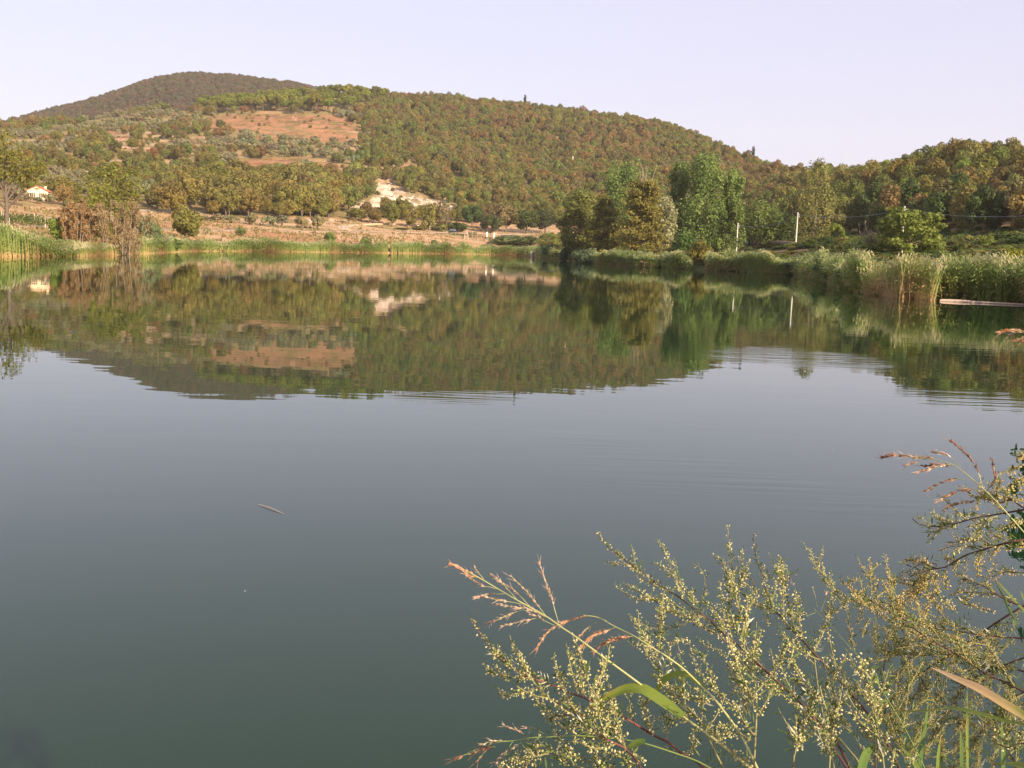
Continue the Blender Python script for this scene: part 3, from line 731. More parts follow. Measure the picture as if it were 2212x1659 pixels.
for i in np.nonzero(keep)[0]:
    q = rng.rand(); x, y, z = X[i], Y[i], zz[i]
    hf = rng.uniform(.55, 1.42 if r[i] < cr_[i] - 25 or px[i] < 1650 else .98) * (1.2 if rng.rand() < .06 else 1)
    if isbare[i] or isscar[i]:
        add_tree('bush', x, y, z, 1.6 * hf, 2.2 * hf, OLV if q < .6 else DULL, 'bare')
    elif pines[i]:
        add_tree('pine_tree', x, y, z, 8.6 * hf, 8.0 * hf, PINEG if q < .8 else LIME, 'pines')
    elif rightw[i]:
        low = sstep(.42, .0, (r[i] - fr_[i]) / max(cr_[i] - fr_[i], 10))
        t = [GREEN, OLV, GREEN, GOLD, DULL, OLV, OLV, FRESH, OAK, GREEN][rng.randint(10)] if rng.rand() > low * .7 else [DARK, GREEN, DARK][rng.randint(3)]
        if wn3[i] > .58 and q < .35: t = BROWN
        k = 'slender_tree' if q < .45 else 'oak_tree'
        add_tree(k, x, y, z, (7.8 if k == 'slender_tree' else 6.4) * hf * (1.0 + .1 * low), (4.9 if k == 'slender_tree' else 6.0) * hf, t, 'east')
    elif left[i]:
        if oakb[i]:
            add_tree('oak_tree', x, y, z, 8.2 * hf, 8.6 * hf, OAK if q < .7 else (OLV if q < .88 else BROWN), 'band')
        elif wn3[i] > .50 and q < .8:
            add_tree('olive_tree', x, y, z, 4.3 * hf, 5.0 * hf, SILV, 'terraces')
        elif q < .5:
            add_tree('oak_tree', x, y, z, 5.8 * hf, 6.4 * hf, [OLV, OAK, GREEN, RUST, OLV, GREEN, BROWN][rng.randint(7)], 'terraces')
        elif q < .72:
            add_tree('slender_tree', x, y, z, 6.2 * hf, 4.6 * hf, [OLV, GREEN, FRESH, OAK][rng.randint(4)], 'terraces')
        else:
            add_tree('bush', x, y, z, 2.4 * hf, 3.6 * hf, [OLV, BROWN, GREEN, OAK, RUST][rng.randint(5)], 'terraces')
    else:
        hi = sstep(420, 250, py[i] - (px[i] - 900) * .16)       # the upper wood has turned brown
        pr = .04 + .55 * hi * sstep(.38, .62, wn1[i]) + .14 * hi
        if px[i] < 1000: pr *= .35
        sel_ = (OLV, GREEN, FRESH, OLV, OAK, GREEN, DULL, OAK); t = RUST if q < pr * .42 else BROWN if q < pr else sel_[int(min(7, max(0, (wn2[i] * 1.5 - .25) * 8 * .55 + rng.rand() * 8 * .45)))]
        k = 'oak_tree' if rng.rand() < .6 else 'slender_tree'
        add_tree(k, x, y, z, (5.6 if k == 'oak_tree' else 6.6) * hf, (5.8 if k == 'oak_tree' else 4.3) * hf, t, 'main')
# the farther hill
Xb, Yb, rb, ab = spots(1120, 1580, a0, math.radians(6), 6.6)
zb = ground(Xb, Yb); pbx, pby = proj(np.c_[Xb, Yb, zb])
cb_r, cb_z = ln('crest', ab)
vis = (zb - EYE[2]) / rb > (cb_z - EYE[2]) / cb_r - .004
nb_ = fbm(Xb / 60, Yb / 60)
for i in np.nonzero(vis)[0]:
    t = [(.15, .11, .075), (.125, .108, .065), (.115, .115, .06), (.165, .11, .075)][min(3, int(rng.rand() * 3 + (nb_[i] > .52)))]
    add_tree('oak_tree', Xb[i], Yb[i], zb[i], 7.5 * rng.uniform(.7, 1.2), 8.5 * rng.uniform(.8, 1.2), t, 'far')
add_tree('oak_tree', *at(352, 915), 11, 21, GREEN, 'crest')

# which of them can be made out one by one: a coarse painter's pass from near to far
allT = [(k, t) for k, L_ in FOREST.items() for t in L_]
pos = np.array([t[:3] for k, t in allT]); hh = np.array([t[3] for k, t in allT]); ww = np.array([t[4] for k, t in allT])
dist = np.hypot(pos[:, 0], pos[:, 1]); cx, cyy = proj(pos + np.c_[0 * hh, 0 * hh, hh * .55])
mask = np.zeros((360, 1106), bool); seen = np.zeros(len(allT))
order = np.argsort(dist)
nm = [(np.array(e.location), e.scale) for e in NAMED]
for i in order:
    rx = ww[i] / dist[i] * FOC / 4; ry = hh[i] * .45 / dist[i] * FOC / 2
    x0, y0 = cx[i] / 2, cyy[i] / 2
    xa, xb, ya, yb = int(max(0, x0 - rx)), int(min(1105, x0 + rx)), int(max(0, y0 - ry)), int(min(359, y0 + ry))
    if xb <= xa or yb <= ya: continue
    blk = mask[ya:yb + 1, xa:xb + 1]; seen[i] = (~blk).sum(); blk[:] = True
IND = {}
LIMIT = {'oak_tree': 290, 'slender_tree': 260, 'olive_tree': 240, 'pine_tree': 110, 'bush': 120}
byk = {}
for i in np.argsort(-seen):
    k, t = allT[i]
    if t[6] == 'far' or seen[i] < 14 or byk.get(k, 0) >= LIMIT.get(k, 0): continue
    byk[k] = byk.get(k, 0) + 1; IND[i] = True
print('forest', {k: len(v) for k, v in FOREST.items()}, 'individuals', byk)
ZONES = [((430, 560, 250, 330), 'beside the bare red field'), ((560, 800, 300, 345), 'below the bare red field'), ((0, 330, 225, 290), 'on the shoulder under the far hill'), ((330, 560, 225, 330), 'on the shoulder near the bare red field'),
         ((0, 200, 290, 370), 'on the terraces high above the cream house'), ((200, 450, 290, 370), 'on the middle terraces above the willow'), ((450, 800, 345, 400), 'on the terraces over the tawny wood'), ((0, 200, 370, 480), 'round the cream house'), ((200, 340, 370, 480), 'on the slope behind the willow'),
         ((340, 770, 385, 500), 'in the tawny wood above the olive row'), ((770, 900, 340, 500), 'around the white scar'), ((900, 1100, 390, 500), 'in the wood beside the white scar'), ((800, 1000, 180, 300), 'high on the crest beside the pines'), ((800, 1000, 300, 390), 'in the wood above the white scar'),
         ((1000, 1300, 200, 300), 'in the browning wood under the crest cypress'), ((1000, 1300, 300, 400), 'in the middle of the wooded slope'), ((1100, 1320, 400, 510), 'at the slope foot behind the fenced road'), ((1300, 1620, 230, 340), 'in the browning wood below the lone cypress'), ((1300, 1620, 340, 520), 'behind the tall lakeside poplars'),
         ((1620, 1760, 320, 430), 'in the saddle where the two hills meet'), ((1620, 1760, 430, 560), 'behind the utility poles at the valley floor'), ((1760, 1900, 330, 430), 'on the ridge by the ivy-clad poplar'), ((1760, 1900, 430, 560), 'at the ridge foot behind the hooked stump'),
         ((1900, 2060, 280, 400), 'on the ridge skyline above the spreading tree'), ((1900, 2060, 400, 560), 'in the shade behind the spreading tree'), ((2060, 2400, 250, 370), 'on the highest part of the low ridge'), ((2060, 2400, 370, 450), 'halfway up the low ridge above the hanging wire'), ((2060, 2400, 450, 600), 'at the ridge foot under the hanging wire')]
KN = {'oak_tree': 'broadleaf tree', 'slender_tree': 'slender tree', 'olive_tree': 'olive tree', 'pine_tree': 'umbrella pine', 'bush': 'low bush'}
GN_ = {'oak_tree': 'broadleaf trees on the hillsides', 'slender_tree': 'upright trees on the hillsides', 'olive_tree': 'olive trees on the terraces', 'pine_tree': 'umbrella pines on the crest', 'bush': 'bushes on the hillsides'}
med = {k: np.median([t[3] for kk, t in allT if kk == k]) for k in FOREST}
REST = {}
for i, (k, t) in enumerate(allT):
    tc_ = jit(t[5], rng)
    if i in IND:
        zone = 'on the crest among the umbrella pines' if t[6] == 'pines' else 'on the open hillside'
        gx, gy = cx[i], cyy[i]
        if t[6] != 'pines':
            for (xa, xb, ya, yb), ph in ZONES:
                if xa <= gx < xb and ya <= gy < yb: zone = ph; break
        else:
            zone = 'of the crest grove over the red field' if gx < 650 else 'of the crest grove towards the browning wood'
        size = 'large ' if t[3] > med[k] * 1.1 else 'small ' if t[3] < med[k] * .88 else ''
        dv = sum(tc_) / sum(t[5]); shade = 'pale ' if dv > 1.13 else 'deep ' if dv < .88 else ''
        lab_ = f"{size}{shade}{TNAME.get(t[5], 'green')} {KN[k]} {zone}"
        if len(lab_.replace('-', ' ').split()) > 16: lab_ = f"{TNAME.get(t[5], 'green')} {KN[k]} {zone}"
        tree(k, t[:3], t[3], t[4], tc_, lab_, {'bush': 'bush', 'olive_tree': 'olive tree', 'pine_tree': 'pine'}.get(k, 'tree'), GN_[k])
    else:
        REST.setdefault(k, []).append((*t[:5], tc_))
# ---- the remaining woods, too many to count
def scatter(name, kind, items, label, cat):
    me = bpy.data.meshes.new(name); n = len(items)
    me.vertices.add(n); me.vertices.foreach_set('co', np.array([t[:3] for t in items], np.float32).ravel())
    nomh = {'oak_tree': 8, 'slender_tree': 9, 'olive_tree': 5, 'pine_tree': 10, 'bush': 3, 'cypress_tree': 9}[kind] * .97; nomw = {'oak_tree': 8.3, 'slender_tree': 5.6, 'olive_tree': 5.4, 'pine_tree': 9, 'bush': 4.2, 'cypress_tree': 2}[kind]
    S = np.array([[t[4] / nomw, t[4] / nomw, t[3] / nomh] for t in items], np.float32)
    R = np.c_[np.zeros((n, 2)), rng.uniform(0, 6.28, n)].astype(np.float32)
    A = me.attributes
    A.new('siz', 'FLOAT_VECTOR', 'POINT').data.foreach_set('vector', S.ravel()); A.new('rot', 'FLOAT_VECTOR', 'POINT').data.foreach_set('vector', R.ravel())
    A.new('pick', 'INT', 'POINT').data.foreach_set('value', rng.randint(0, len(PROTO[kind]), n).astype(np.int32))
    A.new('tint', 'FLOAT_COLOR', 'POINT').data.foreach_set('color', np.c_[np.array([t[5] for t in items]), np.ones(n)].astype(np.float32).ravel())
    pc_ = bpy.data.collections.new(kind + '_kinds')
    for q, pm in enumerate(PROTO[kind]): pc_.objects.link(bpy.data.objects.new(f'{kind}_kind_{q:02d}', pm[2]))
    ng = bpy.data.node_groups.new(name, 'GeometryNodeTree')
    ng.interface.new_socket('Geometry', in_out='INPUT', socket_type='NodeSocketGeometry'); ng.interface.new_socket('Geometry', in_out='OUTPUT', socket_type='NodeSocketGeometry')
    gi = ng.nodes.new('NodeGroupInput'); go = ng.nodes.new('NodeGroupOutput'); ip = ng.nodes.new('GeometryNodeInstanceOnPoints'); ci = ng.nodes.new('GeometryNodeCollectionInfo')
    ci.inputs['Collection'].default_value = pc_; ci.inputs['Separate Children'].default_value = True; ci.inputs['Reset Children'].default_value = True
    def na(nm_, ty):
        q = ng.nodes.new('GeometryNodeInputNamedAttribute'); q.data_type = ty; q.inputs['Name'].default_value = nm_; return q.outputs[0]
    ng.links.new(gi.outputs[0], ip.inputs['Points']); ng.links.new(ci.outputs[0], ip.inputs['Instance']); ip.inputs['Pick Instance'].default_value = True
    ng.links.new(na('pick', 'INT'), ip.inputs['Instance Index']); ng.links.new(na('siz', 'FLOAT_VECTOR'), ip.inputs['Scale'])
    er = ng.nodes.new('FunctionNodeEulerToRotation'); ng.links.new(na('rot', 'FLOAT_VECTOR'), er.inputs[0]); ng.links.new(er.outputs[0], ip.inputs['Rotation'])
    ng.links.new(ip.outputs[0], go.inputs[0])
    o = put(name, me); md = o.modifiers.new('woods', 'NODES'); md.node_group = ng
    return tag(o, label, cat, kind='stuff')
scatter('broadleaf_forest', 'oak_tree', REST['oak_tree'], 'brown and green broadleaf woods covering the hills', 'forest')
scatter('upright_forest', 'slender_tree', REST['slender_tree'], 'slender green and rusty trees of the hillside woods', 'forest')
for k, nm_, lab in (('olive_tree', 'olive_grove', 'silvery olive groves on the far terraces'), ('bush', 'hill_scrub', 'low scrub dotted over the dry terraces'), ('pine_tree', 'pine_grove', 'umbrella pines deep in the crest grove')):
    if REST.get(k): scatter(nm_, k, REST[k], lab, 'forest' if k != 'bush' else 'scrub')
# ------------------------------------------------------------------ reeds
def reed_mesh(name, P, Hh, lean, seed, nl=7, w=.05, ll=.55, splay=0.0, wl=.05, dry=0.0, plume=.5, foot=0.0):
    """a bed of reeds: ribbons for stems, kites for leaves, a loose plume on many"""
    rng = np.random.RandomState(seed); n = len(P); mb = MB()
    a = rng.uniform(0, 2 * math.pi, n); side_ = np.c_[np.cos(a), np.sin(a), 0 * a]
    ctr = P.mean(0); out = (P - ctr); out[:, 2] = 0; out /= np.abs(out).max() + 1e-6
    top = P + np.c_[lean[0] + rng.normal(0, .07, n), lean[1] + rng.normal(0, .07, n), np.ones(n)] * Hh[:, None] + out * splay * Hh[:, None]
    mid = P * .5 + top * .5; mid[:, :2] = P[:, :2] * .62 + top[:, :2] * .38
    s0 = side_ * w * .5; s1 = side_ * w * .42; s2 = side_ * w * .15
    dr = (rng.rand(n) < dry + .3 * sstep(.55, .75, vnoise(P[:, 0] / 2.6, P[:, 1] / 2.6 + 7))) * -.4
    V = np.stack([P - s0, P + s0, mid - s1, mid + s1, top - s2, top + s2], 1).reshape(-1, 3); b_ = np.arange(n)[:, None] * 6
    vv = np.clip(np.stack([0 * a + foot, 0 * a + foot, .5 + dr, .5 + dr, .86 + dr, .86 + dr], 1), 0, 1).ravel()
    mb.add(V, np.concatenate([b_ + [0, 1, 3, 2], b_ + [2, 3, 5, 4]]), 0, vv)
    # leaves
    u = rng.uniform(.08, 1.0, (n, nl)); base = np.where((u < .5)[..., None], P[:, None] + (mid - P)[:, None] * (u * 2)[..., None], mid[:, None] + (top - mid)[:, None] * (u * 2 - 1)[..., None])
    az_ = rng.uniform(0, 2 * math.pi, (n, nl)); L = ll * rng.uniform(.6, 1.3, (n, nl)); up = rng.uniform(.25, 1.1, (n, nl))
    d = np.stack([np.cos(az_) + lean[0] * 3, np.sin(az_) + lean[1] * 3, up], -1); d /= np.linalg.norm(d, axis=-1, keepdims=True)
    m_ = base + d * (L * .5)[..., None]; t_ = base + d * (L * .9)[..., None] + np.stack([0 * L, 0 * L, -L * .32], -1)
    sd_ = np.stack([-np.sin(az_), np.cos(az_), rng.normal(0, .3, (n, nl))], -1) * wl * .5
    V = np.stack([base, m_ - sd_, t_, m_ + sd_], 2).reshape(-1, 3)
    vl = np.clip(foot * .6 + u * (.9 - foot * .6) + dr[:, None] + rng.normal(0, .06, (n, nl)) + ((vnoise(P[:, 0] / 1.7 + 31, P[:, 1] / 1.7) - .5) * .5)[:, None], 0, .95)
    mb.add(V, np.arange(n * nl * 4).reshape(-1, 4), 0, np.repeat(vl.ravel(), 4))
    pl = np.nonzero(rng.rand(n) < plume)[0]; q = len(pl)
    if q:
        d = np.c_[lean[0] * 2 + rng.normal(0, .25, q), lean[1] * 2 + rng.normal(0, .25, q), np.full(q, .9)] * .34
        s_ = side_[pl] * .06; t0 = top[pl] - d * .2
        V = np.stack([t0, t0 + d * .5 - s_, t0 + d, t0 + d * .5 + s_], 1).reshape(-1, 3)
        mb.add(V, np.arange(q * 4).reshape(-1, 4), 0, 1.0)
    return mb.mesh(name, [M['reed_pale' if name == 'reed_clump' else 'reed']])
def bed(name, label, x0, x1, n, depth, hfun, seed, lean=(0, 0), front=-.6, **k):
    rng = np.random.RandomState(seed)
    x = rng.uniform(x0, x1, n); a = azsl(x, hor_y(x))[0]; r = shore(a) + front + depth * rng.rand(n) ** 1.35
    X_, Y_ = r * np.sin(a), r * np.cos(a); z = np.maximum(ground(X_, Y_), -.15)
    h = np.maximum(.5, np.array([hfun(q) for q in x]) * rng.uniform(.76, 1.06, n) * (.62 + .72 * vnoise(X_ / 3.2, Y_ / 3.2)) - np.maximum(z, 0))
    me = reed_mesh(name, np.c_[X_, Y_, z], h, lean, seed, **k)
    return tag(put(name, me), label, 'reeds', 'reed beds along the shore', 'stuff')
LE = (-.07, -.03)
bed('reed_bed', 'rounded bright green reed mound with tan feet by the pale forked tree', -170, 168, 2600, 11, lambda x: 2.65 * max(.35, 1 - max(0, (x + 10) / 185.) ** 2.2), 201, LE, ll=.65, wl=.1, w=.08)
bed('reed_bed', 'short dry tan reeds around the brown twiggy shrubs', 160, 310, 1500, 8, lambda x: 1.15, 202, LE, dry=.6, ll=.4)
bed('reed_bed', 'pale green reeds next to the pointed green tree', 300, 442, 1800, 12, lambda x: 2.35 - abs(x - 345) / 120., 203, LE, ll=.65, wl=.11, w=.09)
bed('reed_bed', 'low green reed strip along the tan field up to the notch', 436, 838, 2600, 5, lambda x: 1.75 + (x - 436) / 520. , 204, LE, ll=.75, wl=.16, w=.14)
bed('reed_bed', 'reed strip below the fenced road, past the notch', 846, 1165, 2500, 6, lambda x: 2.75, 205, LE, ll=.85, wl=.2, w=.17)
bed('reed_bed', 'dark blue-green reeds skirting the wooded point', 1166, 1412, 2400, 9, lambda x: 2.3, 211, (-.05, -.05), ll=.9, wl=.17, w=.1, plume=.4, foot=.22)
bed('reed_bed', 'dark reed tuft hanging over the water at the wooded point', 1405, 1496, 1000, 8, lambda x: 2.6 * max(.5, 1 - ((x - 1445) / 62.) ** 2), 206, (.05, -.06), ll=.9, wl=.14, w=.1, plume=.7, foot=.22)
bed('reed_bed', 'long dark reed wall in front of the two utility poles', 1530, 1785, 2000, 7, lambda x: 2.8, 207, (-.10, -.04), ll=.95, wl=.15, w=.11, plume=.8, foot=.22)
bed('reed_bed', 'shaded reeds on the bend before the tan reed clump', 1765, 1880, 900, 8, lambda x: 2.65, 208, (-.10, -.05), ll=.9, wl=.11, w=.08, plume=.6, foot=.22)
bed('reed_clump', 'tall splayed reed clump with tan stalks standing in the water', 1872, 2026, 620, 4.0, lambda x: 3.6 * max(.45, 1 - ((x - 1952) / 118.) ** 2 * .75), 209, (-.03, -.02), front=-2.4, splay=.42, dry=.3, ll=.8, wl=.07, w=.075, nl=5, plume=.8)
bed('reed_bed', 'slanting green reeds behind the floating plank', 2030, 2330, 1500, 9, lambda x: 2.85, 210, (-.18, -.04), ll=.95, wl=.085, w=.06, plume=.7, foot=.22)

# shrubs inside the reed strips
for x, yt, r, w_, tint, lab in [(789, 512, 268, 30, (.10, .13, .045), 'bush poking out of the reed strip before the notch'), (938, 518, 306, 18, (.10, .13, .05), 'slim bush sticking out of the reed strip below the road'), (1052, 528, 340, 36, (.08, .11, .04), 'dark bush at the water in the reed strip below the gate pillars')]:
    named('bush', x, yt, r, w_, tint, lab, 'bush')
# green undergrowth behind the reeds of the eastern shore
rngU = np.random.RandomState(31); items = []
def under(x0, x1, f0, f1, n, hs, tints):
    x = rngU.uniform(x0, x1, n); a = azsl(x, hor_y(x))[0]; r0 = shore(a) + f0; r1 = np.interp(a, LN['foot'][0], LN['foot'][1]) + f1; r = r0 + (r1 - r0) * rngU.rand(n)
    X_, Y_ = r * np.sin(a), r * np.cos(a); z = ground(X_, Y_)
    for i in range(n): items.append((X_[i], Y_[i], z[i] - .2, hs * rngU.uniform(.6, 1.4), 3.2 * rngU.uniform(.7, 1.4), jit(tints[rngU.randint(len(tints))], rngU)))
under(1500, 2400, 7, 0, 1100, .75, [FRESH, GREEN, (.11, .15, .045), OLV, (.09, .12, .04)])
under(1170, 1510, 2, -60, 420, 1.7, [GREEN, FRESH, OLV])
under(1730, 2400, 70, 18, 420, 1.5, [GREEN, DARK, FRESH, (.09, .13, .035)])
scatter('undergrowth', 'bush', items, 'green brambles and undergrowth behind the long reed wall', 'undergrowth')
named('bush', 2190, 536, 112, 70, LIME, 'bright lime green bush behind the slanting reeds', 'bush')

# dry weeds on the fields
rngW = np.random.RandomState(33); n = 5000
x = rngW.uniform(-60, 1180, n); a = azsl(x, hor_y(x))[0]; r0 = shore(a) + 6; r1 = np.interp(a, LN['foot'][0], LN['foot'][1]) + 10
r = r0 + (r1 - r0) * rngW.rand(n); X_, Y_ = r * np.sin(a), r * np.cos(a)
kp = fbm(X_ / 16, Y_ / 7 + 3) > rngW.uniform(.38, .62, n); X_, Y_ = X_[kp], Y_[kp]; n = len(X_); z = ground(X_, Y_)
mb = MB()
for q in range(4):
    aa = rngW.uniform(0, 6.28, n); hh_ = rngW.uniform(.2, .75, n); c0 = np.c_[X_ + rngW.normal(0, .4, n), Y_ + rngW.normal(0, .4, n), z - .05]; s_ = np.c_[np.cos(aa), np.sin(aa), 0 * aa] * rngW.uniform(.12, .4, n)[:, None]
    tp = c0 + np.c_[rngW.normal(0, .15, n), rngW.normal(0, .15, n), hh_]
    V = np.stack([c0 - s_, c0 + s_, tp + s_ * .5, tp - s_ * .5], 1).reshape(-1, 3)
    mb.add(V, np.arange(4 * n).reshape(-1, 4), 0, np.repeat(np.clip(rngW.rand(n) + .0, 0, 1), 4))
M['weed'] = leafmat('dry_weeds', ramp=[(0, (.40, .27, .13)), (.5, (.30, .22, .10)), (.8, (.19, .18, .07)), (1, (.14, .16, .05))])
tag(put('dry_weeds', mb.mesh('dry_weeds', [M['weed']])), 'dry weeds and tufts over the tan fields', 'weeds', kind='stuff')

# ------------------------------------------------------------------ road, track, fence, pillars, car
def strip(name, pts, width, mat, label, lift=.07):
    pts = np.array(pts); T = np.gradient(pts[:, :2], axis=0); T /= np.linalg.norm(T, axis=1, keepdims=True); S_ = np.c_[-T[:, 1], T[:, 0]] * width / 2
    cols = []
    for f in (-1, -.5, 0, .5, 1): cols.append(pts[:, :2] + S_ * f)
    zz_ = np.max([ground(c[:, 0], c[:, 1]) for c in cols], 0) + lift
    L_ = np.c_[cols[0], zz_]; R_ = np.c_[cols[-1], zz_]; n_ = len(pts)
    V = np.concatenate([L_, R_, L_ - [0, 0, .5], R_ - [0, 0, .5]]); i = np.arange(n_ - 1)
    F = np.concatenate([np.stack([i, i + 1, i + 1 + n_, i + n_], 1), np.stack([i, i + 2 * n_, i + 1 + 2 * n_, i + 1], 1), np.stack([i + n_, i + 1 + n_, i + 1 + 3 * n_, i + 3 * n_], 1)])
    mb = MB(); mb.add(V, F)
    return tag(put(name, mb.mesh(name, [mat])), label, kind='structure')
M['road'] = plain('worn_grey_road', (.28, .215, .165), .9, .15, .12, .6)
M['track'] = plain('pale_dirt_track', (.52, .40, .28), .95, .05, .15, .8)
raz, rr_, rz_ = LN['road']
aa = np.linspace(math.radians(-33), math.radians(33), 260); rd = np.interp(aa, raz, rr_)
kk = np.hanning(21); kk /= kk.sum(); rd = np.convolve(np.pad(rd, 10, mode='edge'), kk, 'valid')
road_pts = np.c_[rd * np.sin(aa), rd * np.cos(aa)]
strip('road', road_pts, 5.0, M['road'], 'worn grey country road crossing the tan fields')
tk = [at(760, 336)[:2], at(735, 352)[:2], at(745, 372)[:2], at(790, 392)[:2], at(830, 405)[:2], at(900, 418)[:2], at(960, 432)[:2]]
tkp = np.array(tk); s_ = np.linspace(0, 6, 60); tkp = np.c_[np.interp(s_, range(7), tkp[:, 0]), np.interp(s_, range(7), tkp[:, 1])]
tkp = np.stack([np.convolve(np.pad(tkp[:, k_], 5, mode='edge'), np.ones(11) / 11, 'valid') for k_ in (0, 1)], 1)
strip('dirt_track', tkp, 3.2, M['track'], 'pale dirt track climbing from the road towards the scar')
def road_at(x, off=0.0):
    a = float(azsl(float(x), hor_y(np.array(float(x))))[0]); r = float(np.interp(a, aa, rd)) + off
    return np.array([r * math.sin(a), r * math.cos(a), float(ground(r * math.sin(a), r * math.cos(a)))])
M['white'] = plain('white_paint', (.78, .76, .7), .6, .3, .06, 5)
M['black'] = plain('black_plastic', (.03, .03, .03), .5, .4)
mk = MB(); mk.box((0, 0, .55), (.16, .12, 1.1), 0); mk = mk.mesh('marker_body', [M['white']])
mc = MB(); mc.box((0, 0, .88), (.168, .128, .16), 0); mc = mc.mesh('band', [M['black']])
for x, lab in [(881, 'first small white road marker, near the bush on the field'), (958, 'second small white road marker along the road'), (1008, 'third small white road marker, before the parked car'), (1071, 'small white road marker past the parked car')]:
    e = empty('road_marker', road_at(x, -3.2)); tag(e, lab, 'road marker', 'white markers along the road'); put('post', mk, e); put('band', mc, e)
# fence along the road
p0 = road_at(1068, 3.5); ps = [road_at(x, 3.5) for x in np.linspace(1068, 1190, 22)]
fe = empty('wire_fence', p0); tag(fe, 'wire fence on thin grey posts along the road before the dark hedge', 'fence')
M['post'] = plain('weathered_post', (.34, .29, .24), .9, .1, .2, 6)
pm = MB(); pm.tube([[0, 0, -.2], [0, 0, 1.35]], [.07, .06], 6); pm = pm.mesh('fence_post', [M['post']])
for p in ps: put('fence_post', pm, fe, Vector(p - p0))
for hgt in (.5, .95, 1.25):
    wm = MB(); wm.tube(np.array(ps) - p0 + [0, 0, hgt], .012, 3, cap=False); put('wire', wm.mesh('fence_wire', [M['post']]), fe)
for k_, x in enumerate((1051.5, 1067)):
    p = at(x, 396); e = empty('gate_pillar', p); tag(e, ['cream gate pillar facing the parked car', 'cream gate pillar at the start of the fence'][k_], 'pillar', 'cream gate pillars')
    mb = MB(); mb.box((0, 0, 1.05), (.5, .5, 2.1)); put('shaft', mb.mesh('pillar_shaft', [M['white']]), e)
    mb = MB(); mb.box((0, 0, 2.16), (.62, .62, .12)); mb.box((0, 0, 2.30), (.5, .5, .16), taper=.3); put('cap', mb.mesh('pillar_cap', [M['white']]), e)
# car
def car(loc, rz):
    e = empty('parked_car', loc, rz); tag(e, 'dark blue car parked by the road beside the vine hedges', 'car')
    M['carpaint'] = plain('dark_blue_paint', (.025, .03, .045), .25, .5, .03); M['glass'] = plain('window_glass', (.12, .15, .18), .08, .6, .02); M['rubber'] = plain('tyre_rubber', (.025, .025, .025), .8, .2); M['rim'] = plain('wheel_rim', (.5, .5, .5), .35, .5)
    mb = MB()
    prof = [(-2.1, .35), (-2.12, .75), (-1.9, .92), (-1.35, .98), (1.05, .95), (1.85, .80), (2.1, .68), (2.12, .35)]
    n_ = len(prof); V = [(x, s * .86, z) for s in (-1, 1) for x, z in prof]
    mb.add(V, [[k, k + 1, n_ + k + 1, n_ + k] for k in range(n_ - 1)] + [[n_ - 1, 0, n_, 2 * n_ - 1]])
    for s in (0, n_): mb.add(V, [[s + 0, s + 1, s + 6, s + 7], [s + 1, s + 2, s + 5, s + 6], [s + 2, s + 3, s + 4, s + 5]])
    put('body', mb.mesh('car_body', [M['carpaint']]), e)
    mb = MB(); cp = [(-1.75, .96), (-1.25, 1.45), (.15, 1.47), (1.0, .95)]
    V = [(x, s * (.80 if z < 1 else .66), z) for s in (-1, 1) for x, z in cp]
    mb.add(V, [[0, 1, 2, 3], [4, 7, 6, 5], [1, 5, 6, 2]]); put('cabin', mb.mesh('car_cabin', [M['carpaint']]), e)
    for nm_, q in (('rear_window', [0, 4, 5, 1]), ('windscreen', [2, 6, 7, 3])):
        mb = MB(); mb.add(np.array(V), [q]); put(nm_, mb.mesh(nm_, [M['glass']]), e)
    for s in (-1, 1):
        for xa, xb in ((-1.4, -.5), (-.4, .72)):
            mb = MB(); y0 = s * .806; y1 = s * .695
            mb.add([(xa - .12 * (xa < -1), y0, 1.0), (xb, y0, 1.0), (min(xb, .3), y1, 1.40), (xa + .1, y1, 1.40)], [[0, 1, 2, 3]]); put('side_window', mb.mesh('side_window', [M['glass']]), e)
    wm = MB(); an = np.linspace(0, 2 * math.pi, 17)
    wm.tube([[0, -.1, 0], [0, .1, 0]], .32, 16); wm = wm.mesh('tyre', [M['rubber']], True); rm = MB(); rm.tube([[0, -.12, 0], [0, .12, 0]], .2, 12); rm = rm.mesh('rim', [M['rim']], True)
    for x in (-1.3, 1.3):
        for y in (-.8, .8):
            w_ = put('wheel', wm, e, (x, y, .32)); put('rim', rm, w_)
    hm = MB(); hm.box((0, 0, 0), (.06, .3, .14)); hm = hm.mesh('headlight', [M['white']])
    for y in (-.6, .6): put('headlight', hm, e, (2.1, y, .68))
    return e
pc_ = road_at(979, -1.0); pc2 = road_at(990, -1.0); car(pc_ + np.array([0, 0, .12]), math.atan2(pc2[1] - pc_[1], pc2[0] - pc_[0]))

